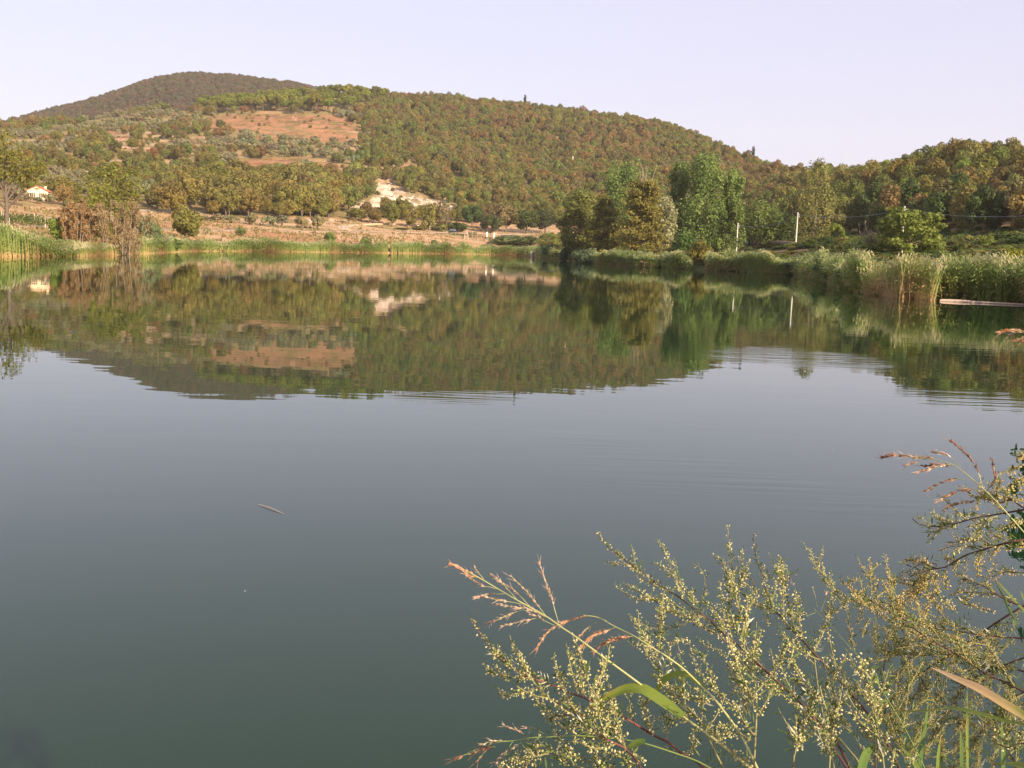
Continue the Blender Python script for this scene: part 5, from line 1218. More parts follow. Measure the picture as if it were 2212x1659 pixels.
mugwort('tall slanting mugwort with a dark stem and a bare-tipped top spray in the middle', wB((330, 10), (470, 200), (650, 330), (760, 430), (900, 510), (1030, 620), (1200, 740), (1450, 890), (1650, 1050), (1850, 1190), (2040, 1380)) + wD((1650, -20), (1900, 220), (2100, 400)) + w7((560, 1130), (700, 1260), (900, 1480), (1010, 1690)), (1.45, 1.22),
    [(wB((450, 400), (600, 430), (750, 430), (850, 500)), (1.44, 1.44), .8), (wB((570, 710), (700, 820), (850, 900), (1050, 910), (1180, 930), (1300, 1020), (1450, 1110), (1620, 1200), (1800, 1300), (2000, 1400)), (1.4, 1.36), 1.2), (wB((710, 720), (880, 790), (1000, 870), (1150, 920)), (1.4, 1.39), 1.2), (wB((1120, 80), (1200, 190), (1260, 330), (1310, 450), (1370, 600), (1450, 690), (1550, 830), (1660, 960), (1740, 1080)), (1.41, 1.38), 1.2),
     (wB((1090, 410), (1200, 470), (1290, 540), (1380, 620)), (1.4, 1.4), 1.0), (wB((1600, 410), (1710, 490), (1770, 600), (1770, 750), (1760, 900), (1850, 1000), (1920, 1100), (2000, 1250), (2040, 1380)), (1.38, 1.36), .9), (wB((1370, 390), (1400, 520), (1390, 640), (1420, 800)), (1.39, 1.38), .9), (wB((1150, 1020), (1290, 1060), (1400, 1080), (1500, 1130)), (1.37, 1.37), 1.5), (wB((900, 1230), (1080, 1290), (1280, 1290), (1480, 1240), (1690, 1110)), (1.38, 1.38), .5),
     (wB((1540, 1120), (1620, 1120), (1680, 1220), (1800, 1300)), (1.36, 1.36), 1.0), (wB((1690, 1470), (1800, 1530), (1950, 1600), (2080, 1680)), (1.33, 1.3), 1.2), (wB((1600, 740), (1620, 830), (1580, 900), (1640, 970)), (1.38, 1.38), .8), (wD((1560, 230), (1680, 320), (1700, 450), (1640, 520), (1570, 700)), (1.3, 1.3), 1.1), (wD((1900, 0), (1870, 200), (1880, 400)), (1.28, 1.28), 1.3), (wD((1650, 480), (1760, 560), (1850, 700), (1880, 860)), (1.27, 1.27), 1.6), (wD((2060, 550), (2120, 620), (2190, 660)), (1.26, 1.26), 1.3)], auto=12, alen=(.03, .07), stem='stem_brown', seed=4, size=1.12, tipfrac=.3, auto_range=(.1, .95), dens=1.05)
mugwort('creamy mugwort standing between the two grass culms', wB((770, 1120), (850, 1230), (940, 1360), (1020, 1480), (1100, 1580)) + wD((540, 120), (570, 280), (640, 360), (690, 480), (790, 600), (960, 800), (1180, 1050), (1300, 1320), (1500, 1720)), (1.30, 1.12),
    [(wB((760, 1470), (900, 1520), (1080, 1560)), (1.3, 1.29), .7), (wB((1210, 1430), (1350, 1490), (1500, 1440), (1580, 1540)) + wD((1060, 200), (1180, 400), (1300, 560), (1500, 720)), (1.28, 1.2), 1.3), (wD((480, 400), (600, 490), (700, 520), (800, 600), (900, 560)), (1.26, 1.24), 1.0), (wD((880, 600), (960, 700), (1100, 730), (1250, 740), (1350, 700)), (1.2, 1.18), 1.5), (wD((1130, 100), (1210, 200), (1270, 340), (1330, 450), (1350, 560)), (1.24, 1.22), .9), (wD((1020, 560), (1120, 620), (1200, 680)), (1.2, 1.2), 1.6),
     (wD((560, 970), (680, 1000), (800, 1010), (960, 980), (1150, 980)), (1.16, 1.15), 1.2), (wD((1240, 1100), (1350, 1190), (1430, 1280)), (1.14, 1.13), 1.3), (wD((1400, 1060), (1480, 1130), (1540, 1240)), (1.14, 1.13), 1.1), (wD((1350, 560), (1420, 660), (1520, 760), (1640, 860), (1720, 960)), (1.2, 1.18), 1.6), (wD((1100, 1280), (1160, 1130), (1190, 900), (1200, 720)), (1.15, 1.17), .5), (wD((950, 1480), (1050, 1400), (1080, 1250), (1040, 1120)), (1.13, 1.14), .9)], auto=14, alen=(.04, .08), seed=5, size=1.12, stem='twig', r=.0012, dens=1.1)
mugwort('upright mugwort with the tallest thin spike over the dark stem', wB((2086, -69), (2090, 150), (2120, 300), (2140, 560), (2120, 800), (2105, 1000), (2100, 1250)) + w7((300, 700), (320, 860), (430, 1010), (560, 1180)), (1.50, 1.30),
    [(wB((1900, 310), (2000, 380), (2070, 520), (2130, 640)), (1.5, 1.5), .9), (wE((10, 500), (60, 560), (20, 700)), (1.48, 1.48), .7), (wE((60, 490), (120, 570), (210, 660), (230, 760)), (1.49, 1.49), .8), (wB((2020, 660), (2080, 740), (2120, 860)), (1.48, 1.47), .8), (wB((2040, 1010), (2090, 1120), (2100, 1220)), (1.45, 1.44), .7)], auto=12, alen=(.03, .07), seed=6, size=1.08, stem='twig', r=.0010, tipfrac=.75, auto_range=(.25, .95), end='down')
mugwort('slanting mugwort with a dark stem under twin upright spikes', wE((217, -6), (230, 200), (250, 330), (300, 480), (350, 600), (380, 750), (430, 900), (480, 1030), (600, 1150), (740, 1320), (850, 1420), (1000, 1590)) + w7((900, 1060), (1050, 1230), (1200, 1430), (1330, 1690)), (1.48, 1.20),
    [(wE((440, 290), (500, 420), (560, 550), (620, 700), (660, 850), (700, 1000), (740, 1120), (800, 1290), (850, 1400)), (1.45, 1.4), 1.2), (wE((600, 350), (620, 520), (650, 620), (640, 760)), (1.45, 1.44), 1.0), (wE((320, 420), (380, 520), (450, 600), (560, 660)), (1.46, 1.45), .9), (wE((0, 720), (150, 720), (250, 780), (380, 880), (440, 980)), (1.46, 1.44), 1.0), (wE((430, 720), (430, 880), (470, 950)), (1.44, 1.44), 1.1), (wE((770, 930), (740, 1060), (760, 1180)), (1.4, 1.4), .9), (wE((420, 1250), (400, 1150), (420, 1000)), (1.43, 1.43), .8), (wE((560, 1270), (620, 1400), (700, 1520), (830, 1620)), (1.36, 1.34), .6)], auto=16, alen=(.04, .08), stem='stem_brown', seed=7, size=1.08, tipfrac=.45, auto_range=(.25, .95))
mugwort('thin mugwort with a long curved tip beside the fine grass culm', wE((880, 150), (1000, 300), (1080, 430), (1150, 560), (1230, 640), (1290, 750), (1280, 950), (1250, 1150), (1180, 1320), (1100, 1480), (1020, 1640)) + w7((760, 900), (800, 1200), (900, 1690)), (1.6, 1.4),
    [(wE((1040, 480), (1100, 520), (1170, 580)), (1.6, 1.6), .8), (wE((1140, 420), (1160, 490), (1190, 570)), (1.6, 1.6), .8), (wE((1150, 640), (1210, 690), (1290, 760)), (1.58, 1.58), .8), (wE((1280, 540), (1260, 620), (1320, 780), (1400, 900), (1450, 1000), (1480, 1080)), (1.57, 1.56), .9), (wE((1190, 1070), (1240, 1120), (1250, 1150)), (1.53, 1.53), .8)], auto=10, alen=(.04, .07), seed=8, size=1.05, stem='twig', r=.0009, tipfrac=.35)
mugwort('bushy green-gold mugwort bridging towards the golden spray', wE((1420, 560), (1400, 660), (1500, 720), (1700, 850), (1850, 950), (2000, 1050), (2150, 1130)) + wG((400, 120), (620, 300), (770, 390), (1000, 520), (1250, 690), (1420, 770), (1690, 900)), (1.6, 1.45),
    [(wE((1740, 490), (1830, 590), (1870, 700), (1870, 850), (1900, 960)), (1.6, 1.58), .9), (wE((1980, 720), (1990, 790), (1900, 870), (1860, 940)), (1.6, 1.58), .8), (wE((1640, 630), (1560, 640), (1490, 700)), (1.6, 1.6), .9), (wE((1500, 1050), (1500, 1180), (1530, 1350), (1560, 1500), (1600, 1620)), (1.58, 1.56), .9), (wE((1760, 720), (1700, 800), (1720, 860)), (1.59, 1.59), .8), (wE((1640, 1000), (1680, 1120), (1600, 1220)), (1.58, 1.57), .8), (wE((1790, 1160), (1720, 1280), (1690, 1420)), (1.56, 1.55), .8)], bud='bud_gold', stem='stem_brown', auto=26, alen=(.05, .10), seed=9, dens=1.15, tipfrac=.5, end='right', auto_range=(.12, .98), leaf=.4)
mugwort('golden mugwort arching in from the bank with a dense drooping head', wF((590, 950), (720, 930), (850, 960), (1000, 1030), (1150, 1020), (1300, 930), (1450, 850), (1650, 790), (1800, 740), (2000, 690), (2260, 640)), (1.35, 1.25),
    [(wF((560, 1640), (560, 1540), (640, 1440), (760, 1330), (860, 1210), (960, 1060)), (1.35, 1.33), 2.4), (wF((480, 1580), (540, 1440), (680, 1330), (800, 1230), (900, 1110)), (1.36, 1.34), 2.2), (wF((700, 1600), (690, 1480), (760, 1380), (830, 1280), (920, 1150)), (1.34, 1.33), 2.2), (wF((530, 1220), (620, 1250), (720, 1220), (830, 1160), (930, 1080)), (1.36, 1.35), 1.2), (wF((700, 1110), (780, 1100), (880, 1080)), (1.35, 1.35), 1.2), (wF((830, 870), (890, 930), (930, 1010)), (1.35, 1.35), 1.4),
     (wF((1280, 1570), (1150, 1500), (1060, 1400), (1000, 1250), (1050, 1080)), (1.33, 1.32), 1.7), (wF((1160, 1310), (1150, 1180), (1140, 1060)), (1.33, 1.33), 1.3), (wF((1110, 1590), (1050, 1550), (930, 1430), (880, 1320), (860, 1250)), (1.33, 1.33), 1.5), (wF((940, 1300), (960, 1200), (1010, 1080)), (1.33, 1.33), 1.4), (wF((1130, 890), (1200, 910), (1280, 940)), (1.33, 1.33), 1.4), (wF((1290, 1100), (1290, 1000), (1340, 930)), (1.32, 1.32), 1.1), (wF((1600, 1130), (1590, 1010), (1630, 880), (1640, 800)), (1.31, 1.3), 1.2), (wF((1420, 1100), (1430, 1000), (1430, 870)), (1.31, 1.31), .8)], bud='bud_gold', stem='stem_brown', auto=9, alen=(.04, .07), seed=10, dens=1.3, tipfrac=.4, end='right', up=-.5)
mugwort('pale-gold mugwort branch lying level above the golden one', wF((700, 360), (800, 440), (950, 470), (1100, 470), (1300, 430), (1500, 370), (1700, 330), (1900, 300), (2260, 235)), (1.30, 1.22),
    [(wF((1250, 290), (1400, 310), (1550, 320), (1650, 345)), (1.3, 1.29), 1.2), (wF((1060, 340), (1150, 390), (1250, 440)), (1.3, 1.3), 1.3), (wF((1710, 460), (1880, 510), (2000, 450), (2220, 400)), (1.28, 1.25), 1.1), (wF((1440, 490), (1480, 460), (1600, 440), (1700, 390), (1850, 330)), (1.28, 1.27), .9), (wF((2180, 400), (2100, 410), (2010, 450)), (1.25, 1.25), 1.3)], bud='bud_pale', stem='stem_brown', auto=10, alen=(.03, .06), seed=11, tipfrac=.6, end='right', size=1.05, up=.2)
mugwort('slender mugwort spray just below the level pale-gold branch', wF((1310, 690), (1450, 650), (1600, 640), (1750, 710), (1900, 720), (2060, 680), (2260, 640)), (1.32, 1.24),
    [(wF((1720, 640), (1850, 600), (1960, 610), (2080, 670)), (1.33, 1.3), .7), (wF((1380, 630), (1480, 660), (1620, 660)), (1.32, 1.31), 1.3), (wF((1900, 740), (2000, 780), (2150, 740), (2230, 720)), (1.29, 1.26), .9)], bud='bud_gold', stem='stem_brown', auto=8, alen=(.03, .06), seed=12, tipfrac=.35, end='right', up=.1)
mugwort('bare-stemmed mugwort branching behind the green blades', wF((1300, 1110), (1450, 1190), (1650, 1270), (1850, 1390), (2000, 1480), (2260, 1570)), (1.40, 1.30),
    [(wF((1360, 1200), (1350, 1330), (1370, 1450), (1400, 1520)), (1.4, 1.4), 1.0), (wF((1590, 1290), (1500, 1390), (1420, 1470), (1390, 1500)), (1.39, 1.4), 1.1), (wF((1780, 1620), (1640, 1590), (1520, 1540), (1400, 1520)), (1.36, 1.4), 1.1), (wF((1590, 1120), (1650, 1150), (1780, 1150), (1950, 1090), (2240, 1100)), (1.36, 1.3), .8), (wF((1820, 940), (1790, 1040), (1720, 1080)), (1.36, 1.36), .9), (wF((1860, 1070), (1960, 1070), (2060, 1100)), (1.35, 1.34), 1.0)], bud='bud_gold', stem='stem_purple', auto=8, alen=(.03, .06), seed=13, tipfrac=.15, end='right', up=-.2)
GS = [('mugwort thicket stem, brown-gold, crossing under the golden head', ((170, 1110), (320, 980), (500, 800), (700, 640), (850, 550), (1050, 430), (1300, 240), (1500, 110), (1720, -20)), 1.85, 1.7, 40, (0, 0, -.6)),
      ('brown-gold mugwort with long level side sprays', ((400, 60), (500, 130), (700, 230), (900, 260), (1150, 300), (1400, 330), (1720, 350)), 1.75, 1.65, 24, (-.3, 0, -.2)),
      ('dull mugwort deep in the thicket over the dry blade', ((280, 520), (420, 480), (620, 520), (850, 500), (1050, 500), (1250, 560), (1450, 620), (1720, 700)), 1.95, 1.8, 34, (-.4, 0, 0)),
      ('dull mugwort hanging below the dry blade', ((700, 1420), (780, 1250), (900, 1080), (1000, 900), (1150, 760), (1400, 640), (1720, 520)), 1.9, 1.8, 30, (0, 0, -.5)),
      ('dull mugwort hanging low beside the green blades', ((1150, 1480), (1200, 1330), (1300, 1200), (1420, 1050), (1560, 940), (1720, 860)), 1.85, 1.75, 24, (-.1, 0, -.5)),
      ('green-gold mugwort rising between the pale upright spikes', ((300, 260), (260, 400), (240, 640), (170, 1000), (150, 1300), (160, 1720)), 1.8, 1.85, 20, None),
      ('shaded mugwort low among the grass blades', ((300, 1060), (340, 1250), (420, 1450), (500, 1700)), 1.6, 1.5, 30, None),
      ('shaded mugwort tangle at the lower corner', ((1500, 980), (1450, 1180), (1480, 1400), (1600, 1700)), 1.7, 1.6, 26, None)]
for k_, (lab, pts, d0, d1, na_, db) in enumerate(GS):
    mugwort(lab, wG(*pts), (d0, d1), (), bud='bud_dull', stem='stem_brown', auto=na_, alen=(.07, .15), seed=20 + k_, dens=1.0, leaf=.4, size=1.05, tipfrac=.25, end='right' if pts[-1][0] > 1650 else 'down', auto_range=(.02, .98), dirb=db, up=.1, r=.0017)
mugwort('mugwort spike with large creamy buds in front of the golden thicket', wG((0, 540), (40, 760), (100, 900), (150, 1100), (180, 1300), (220, 1480), (250, 1720)), (1.02, .95), [(wG((360, 1450), (340, 1560), (300, 1700)), (1.0, .97), .7), (wG((570, 1500), (540, 1590), (500, 1700)), (1.0, .98), .6), (wG((110, 800), (100, 900), (120, 1000)), (1., 1.), 1.0), (wG((230, 1010), (190, 1100), (170, 1200)), (.99, .99), 1.0), (wG((130, 1420), (180, 1500), (220, 1600)), (.98, .97), .8)], auto=10, alen=(.02, .045), seed=31, tipfrac=.9, size=1.12, r=.0011, stem='twig', leaf=.35)
mugwort('upright pale mugwort spike crossing the reddish stem at the bottom', w7((845, 950), (890, 1120), (900, 1250), (880, 1400), (860, 1700)), (1.05, .98), [(w7((935, 1200), (910, 1300), (890, 1400)), (1.04, 1.02), 1.3), (w7((780, 1300), (830, 1420), (860, 1560)), (1.03, 1.0), 1.2), (w7((920, 1420), (890, 1500), (870, 1600)), (1.01, 1.0), 1.3)], auto=9, alen=(.02, .05), seed=32, tipfrac=.85, size=1.12, r=.0011, stem='twig', dens=1.2)
mugwort('pale mugwort spike with heavy buds between two dark stems', w7((570, 920), (650, 1030), (700, 1120), (740, 1200), (720, 1300), (690, 1420), (640, 1560), (620, 1720)), (1.06, .98), [(w7((780, 1180), (750, 1250), (720, 1330)), (1.05, 1.03), 1.7), (w7((660, 1320), (690, 1400), (680, 1470)), (1.03, 1.02), 1.4), (w7((540, 1290), (590, 1380), (640, 1500)), (1.03, 1.0), .6)], auto=9, alen=(.02, .05), seed=33, tipfrac=.8, size=1.14, r=.0011, stem='twig', dens=1.25)
mugwort('creamy mugwort spikes massed under the middle plant', w7((330, 560), (320, 760), (310, 860), (340, 1000), (380, 1100), (390, 1300), (370, 1720)), (1.12, 1.0), [(w7((420, 780), (390, 880), (350, 960)), (1.12, 1.1), 1.4), (w7((210, 970), (240, 1060), (320, 1150)), (1.1, 1.08), 1.3), (w7((290, 1050), (300, 1180), (330, 1300)), (1.08, 1.06), 1.8), (w7((140, 1400), (260, 1430), (360, 1480)), (1.05, 1.03), 1.3), (w7((60, 1370), (140, 1470), (240, 1560), (350, 1640)), (1.05, 1.02), 1.2)], auto=16, alen=(.03, .07), seed=34, tipfrac=.7, size=1.12, r=.0012, stem='twig', dens=1.2)
mugwort('reddish-stemmed mugwort crossing low behind the pale spikes', w7((150, 810), (280, 900), (400, 980), (560, 1130), (700, 1260), (820, 1420), (1000, 1700)), (1.3, 1.18), [], auto=12, alen=(.03, .06), seed=35, tipfrac=.15, size=1.05, stem='stem_purple')
mugwort('mugwort tip with big buds poking in over the lower corner', wG((1330, 1370), (1420, 1420), (1500, 1450), (1580, 1420), (1720, 1400)), (.95, .9), [(wG((1560, 1330), (1620, 1360), (1700, 1390)), (.94, .92), 1.2)], auto=3, alen=(.02, .03), seed=36, tipfrac=.8, size=1.1, end='right', r=.0011)
mugwort('mugwort spray at the bank edge beside the arching seed head', w8((1070, 1340), (1160, 1390), (1250, 1430), (1330, 1400), (1420, 1460), (1500, 1480)), (1.25, 1.15), [(w8((1440, 1110), (1340, 1180), (1250, 1200), (1180, 1290), (1100, 1400)), (1.25, 1.22), 1.1), (w8((1330, 1190), (1350, 1300), (1280, 1370), (1300, 1430)), (1.22, 1.2), 1.1), (w8((1050, 1480), (1090, 1400), (1150, 1360)), (1.24, 1.23), 1.3), (w8((1250, 1260), (1220, 1350), (1200, 1420)), (1.22, 1.21), 1.0), (w8((1440, 1040), (1400, 1070), (1380, 1060)), (1.2, 1.2), .8), (w8((1430, 1220), (1400, 1280), (1420, 1340)), (1.2, 1.18), 1.0), (w8((1290, 1380), (1370, 1400), (1440, 1420)), (1.2, 1.18), 1.3)], auto=5, alen=(.03, .05), seed=37, tipfrac=.5, end='right', size=1.05, bud='bud_gold', stem='stem_brown')

# ---- wild sorghum grass
M['culm'] = plain('straw_green_culm', (.42, .42, .17), .55, .3, .12, 30); M['culm_green'] = plain('green_culm', (.20, .27, .08), .55, .3, .12, 30)
M['spike_pink'] = budmat('pinkish_spikelets', (.30, .16, .10), (.52, .34, .24), (.72, .58, .46)); M['spike_red'] = budmat('rust_red_spikelets', (.33, .13, .06), (.50, .26, .14), (.70, .47, .32)); M['spike_brown'] = budmat('brown_spikelets', (.12, .06, .04), (.24, .12, .08), (.42, .26, .18))
def spike(P, rng, mat, dens=1.0, size=1.0, bare=.3, stalk='culm'):
    mb = MB(); n = len(P); mb.tube(P, .00035, 3, 0)
    L = np.linalg.norm(np.diff(P, axis=0), axis=1).sum(); m = int(L / .0024 * dens); s = rng.rand(m) * (1 - bare); k0 = np.minimum(n - 2, (s * (n - 1)).astype(int)); T = P[k0] - P[k0 + 1]; T /= np.linalg.norm(T, axis=1, keepdims=True) + 1e-9
    out = sph(rng, m); C_ = P[k0] + out * (.0009 * size) + T * .001; rr = .00062 * size * rng.uniform(.7, 1.3, m)
    ell(mb, rng, C_, T + out * .3, rr, rr * 3.6, 1, np.clip(rng.normal(.5, .28, m), 0, 1))
    aw = rng.rand(m) < .35; q = aw.sum()
    if q: dd = (T + out * .6)[aw] * .006; W = np.cross(dd, sph(rng, q)); W = W / (np.linalg.norm(W, axis=1, keepdims=True) + 1e-9) * .00022; mb.quads(C_[aw] + dd * .6, dd * .7, W, 1, .7)
    return mb.mesh('seed_spike', [M[stalk], M[mat]])
def blade_mesh(P, W, rng, nrm=None, fold=.25):
    """a long grass leaf with a folded midrib"""
    n = len(P); T = np.gradient(P, axis=0); T /= np.linalg.norm(T, axis=1, keepdims=True); vw = P + 0; 
    nrm = np.array([.2, -.75, .6]) if nrm is None else np.array(nrm); S_ = np.cross(T, nrm); S_ /= np.linalg.norm(S_, axis=1, keepdims=True); Nn = np.cross(S_, T)
    K = 9; f = np.linspace(-1, 1, K); edge = 1 + .05 * rng.normal(size=(n, 2)).cumsum(0) / np.sqrt(np.arange(1, n + 1))[:, None]
    fw = f[None] * np.where(f[None] < 0, edge[:, :1], edge[:, 1:]) * W[:, None]
    V = (P[:, None] + S_[:, None] * fw[..., None] + Nn[:, None] * (np.abs(fw) * fold)[..., None]).reshape(-1, 3); i = np.arange(n - 1)[:, None] * K
    F = np.concatenate([i + [k, k + 1, K + k + 1, K + k] for k in range(K - 1)]); mb = MB()
    vv = np.linspace(0, 1, n)[:, None] + rng.normal(0, .055, K)[None] + (vnoise(np.arange(n)[:, None] / 6.0 + rng.uniform(0, 60), f[None] * 2.5 + 5) - .5) * .22; vv[:, K // 2] += .10; vv = np.clip(vv, 0, 1)
    mb.add(V, F, 0, vv.ravel()); return mb
M['blade'] = leafmat('green_blade', ramp=[(0, (.42, .16, .05)), (.10, (.34, .26, .06)), (.28, (.24, .31, .05)), (1, (.22, .30, .06))], trans=.45, rough=.45)
M['blade_green'] = leafmat('deep_green_blade', ramp=[(0, (.17, .24, .06)), (1, (.11, .19, .045))], trans=.4, rough=.45)
M['blade_dry'] = leafmat('dry_tan_blade', ramp=[(0, (.62, .45, .25)), (.5, (.54, .36, .18)), (.72, (.48, .36, .15)), (.86, (.28, .27, .07)), (1, (.20, .24, .05))], trans=.35, rough=.5)
def blade(e, o, pts, d, w, mat='blade', nrm=None, name='leaf_blade', label=None):
    P = spline(near(np.array(pts)[:, 0], np.array(pts)[:, 1], np.linspace(d[0], d[1], len(pts))), .012); n = len(P); u = np.linspace(0, 1, n); W = w * .30 * np.minimum(1, u / .45) ** .7 * (1 - .25 * sstep(.75, 1, u))
    b = put(name, blade_mesh(P - o, np.maximum(W, .0004), rngF, nrm).mesh('leaf_blade', [M[mat]], True), e)
    if label: b['label'] = label
    return b
def sorghum(label, axis, d, spikes, blades=(), r=.0017, mat='culm', end='down', seed=0, node=()):
    rng = np.random.RandomState(700 + seed); A = curve(axis, d[0], d[1], wob=.004, seed=seed); F_ = to_ground(A, *((.12, -.05) if end == 'down' else (.22, -.12))); base = Vector(F_[-1]); o = np.array(base)
    e = empty('sorghum_grass', base); tag(e, label, 'grass', 'wild sorghum grasses on the near bank'); n = len(F_)
    mb = MB(); mb.tube(F_ - o, r * np.linspace(.25, 1.15, n), 6); put('culm', mb.mesh('culm', [M[mat]], True), e)
    for px, smat, dens, size, bare in spikes:
        dm = d[0] + (d[1] - d[0]) * .15; P = curve(px, dm, dm, wob=.006, seed=seed + 5); put('seed_spike', spike(P - o, rng, smat, dens, size, bare, mat), e)
    for b in blades: blade(e, o, *b)
    return e
sorghum('sorghum grass with the long straw culm and open pinkish seed head over the water', wA((570, 160), (700, 210), (850, 290), (1000, 370), (1200, 490), (1420, 620), (1640, 740), (1850, 860), (2060, 1010), (2212, 1110)) + w6((1300, 830), (1640, 1080), (1930, 1300), (2164, 1470), (2400, 1660)), (1.18, 1.05),
    [(wA((565, 160), (650, 190), (780, 250), (900, 310), (1000, 370)), 'spike_red', 2.2, 1.3, .05), (wA((600, 175), (720, 250), (830, 320), (930, 330)), 'spike_red', 1.8, 1.2, .1), (wA((790, 310), (900, 390), (1010, 450), (1080, 460), (1200, 495)), 'spike_pink', 1.4, 1.1, .3), (wA((885, 190), (930, 270), (1000, 350)), 'spike_pink', .9, 1.0, .3), (wA((1085, 280), (1180, 350), (1280, 440), (1370, 540), (1440, 620)), 'spike_pink', 1.3, 1.1, .25), (wA((1200, 390), (1330, 450), (1430, 520), (1520, 610), (1620, 720)), 'spike_pink', 1.1, 1.0, .3), (wA((1375, 320), (1490, 430), (1590, 530), (1690, 660), (1770, 760), (1850, 860)), 'spike_pink', 1.2, 1.1, .2), (wA((1755, 150), (1800, 270), (1860, 450), (1920, 630), (1970, 800), (2015, 950)), 'spike_pink', 1.2, 1.15, .3),
     (wA((890, 600), (1000, 575), (1080, 550), (1170, 555), (1300, 550)), 'spike_pink', 1.7, 1.2, .25), (wA((900, 590), (1050, 600), (1200, 635), (1350, 660), (1520, 690)), 'spike_pink', 1.4, 1.1, .25), (wA((1200, 690), (1310, 715), (1450, 740), (1560, 745)), 'spike_pink', 1.5, 1.2, .1), (wA((1065, 945), (1180, 905), (1300, 850), (1400, 810), (1540, 765)), 'spike_pink', 1.3, 1.1, .15), (wA((1250, 990), (1380, 955), (1520, 920), (1620, 900), (1720, 880)), 'spike_pink', 1.3, 1.1, .15), (wA((1500, 720), (1600, 760), (1700, 800), (1850, 870)), 'spike_pink', 1.6, 1.2, .1), (wA((1640, 840), (1740, 860), (1830, 920), (1960, 980)), 'spike_pink', 1.3, 1.1, .2)],
    [(w6((1250, 1250), (1330, 1195), (1480, 1120), (1560, 1105), (1650, 1110), (1760, 1180), (1860, 1250), (1925, 1300)), (1.1, 1.06), .021, 'blade', (.1, -.55, .8))], seed=1)
sorghum('sorghum grass with drooping rust-red seed spikes', wB((0, 1170), (180, 1125), (340, 1150), (450, 1210), (560, 1270), (700, 1340), (820, 1400), (1000, 1510), (1200, 1640)) + wD((640, 110), (920, 310), (1180, 560), (1350, 730), (1500, 920), (1680, 1170), (1800, 1390), (1940, 1690)), (1.20, 1.04),
    [(wA((1720, 1280), (1800, 1150), (1900, 1040), (2010, 970), (2130, 920)) + wB((60, 1150), (200, 1125), (340, 1150), (450, 1200)), 'spike_red', 1.7, 1.2, .22), (wB((70, 1580), (160, 1480), (260, 1390), (370, 1330), (470, 1310), (560, 1285)), 'spike_red', 2.4, 1.4, .12), (wB((150, 1500), (260, 1410), (380, 1350), (500, 1320)), 'spike_red', 2.0, 1.3, .05), (wB((280, 1600), (380, 1520), (500, 1460), (600, 1430), (700, 1410), (810, 1405)), 'spike_red', 2.4, 1.4, .12), (wB((20, 1480), (100, 1380), (200, 1280), (300, 1220)), 'spike_red', 1.0, .9, .15)],
    [(wD((420, 820), (540, 650), (660, 480), (780, 410), (900, 390), (1010, 420), (1130, 510), (1220, 600)), (1.16, 1.12), .014, 'blade', (.1, -.6, .7))], seed=2)
sorghum('sorghum grass with a bending green culm at the bottom edge', wC((80, 1530), (250, 1450), (450, 1370), (650, 1310), (850, 1290), (1080, 1250), (1310, 1240), (1550, 1230), (1800, 1225)) + wD((120, 1275), (450, 1340), (880, 1480), (1100, 1560), (1400, 1720)), (1.14, 1.02),
    [(wC((80, 1530), (200, 1480), (330, 1450), (450, 1400), (600, 1370)), 'spike_brown', 2.2, 1.3, .05), (wC((370, 1560), (450, 1460), (520, 1390), (600, 1380)), 'spike_brown', 1.4, 1.1, .1), (wC((410, 1340), (520, 1310), (620, 1290), (740, 1295), (840, 1295)), 'spike_pink', 1.3, 1.1, .25), (wC((720, 1080), (830, 1120), (950, 1180), (1070, 1250)), 'spike_pink', 1.5, 1.15, .15), (wC((630, 1570), (720, 1470), (820, 1400), (900, 1350), (1070, 1260)), 'spike_pink', 1.6, 1.2, .2), (wC((720, 1480), (760, 1420), (840, 1300)), 'spike_pink', 1.0, 1.0, .4), (wC((990, 1110), (1080, 1125), (1180, 1150), (1310, 1235)), 'spike_pink', .9, .9, .3), (wC((1040, 1590), (1100, 1500), (1160, 1400), (1310, 1245)), 'spike_red', 1.2, 1.1, .45), (wC((930, 1440), (1000, 1360), (1050, 1280)), 'spike_brown', .7, .8, .2)],
    [(wD((150, 1390), (230, 1360), (320, 1310), (420, 1300)), (1.05, 1.04), .010, 'blade_green')], mat='culm_green', seed=3, r=.0012)
sorghum('arching sorghum seed head at the bank edge above the level branch', w8((340, 1072), (480, 1055), (690, 1082), (860, 1122), (980, 1200), (1110, 1312), (1250, 1450), (1436, 1659), (1500, 1740)), (1.24, 1.12),
    [(w8((340, 1072), (440, 1055), (550, 1070), (680, 1078), (740, 1085)), 'spike_brown', 2.4, 1.35, .05), (w8((420, 1050), (520, 1065), (640, 1085)), 'spike_pink', 1.4, 1.2, .05), (w8((515, 1138), (570, 1120), (630, 1105)), 'spike_brown', 1.8, 1.3, .05), (w8((650, 1140), (740, 1130), (840, 1135), (900, 1140)), 'spike_brown', 1.8, 1.3, .1), (w8((620, 1190), (700, 1165), (790, 1140), (870, 1125)), 'spike_pink', 1.8, 1.3, .15), (w8((730, 1030), (810, 1045), (890, 1090), (940, 1145)), 'spike_pink', 1.8, 1.3, .1), (w8((882, 958), (950, 1010), (1010, 1070), (1060, 1150), (1090, 1220), (1115, 1310)), 'spike_brown', 1.8, 1.3, .3), (w8((685, 1332), (760, 1290), (840, 1260), (910, 1245), (980, 1250)), 'spike_brown', 1.8, 1.3, .2), (w8((765, 1417), (850, 1370), (930, 1335), (1020, 1322), (1110, 1320)), 'spike_red', 1.8, 1.35, .15), (w8((815, 1482), (880, 1445), (960, 1425), (1040, 1415), (1130, 1380)), 'spike_brown', 1.8, 1.3, .2), (w8((1190, 1100), (1205, 1170), (1215, 1240), (1215, 1300)), 'spike_brown', 1.8, 1.3, .1)],
    mat='culm', seed=4, end='right', r=.0011)
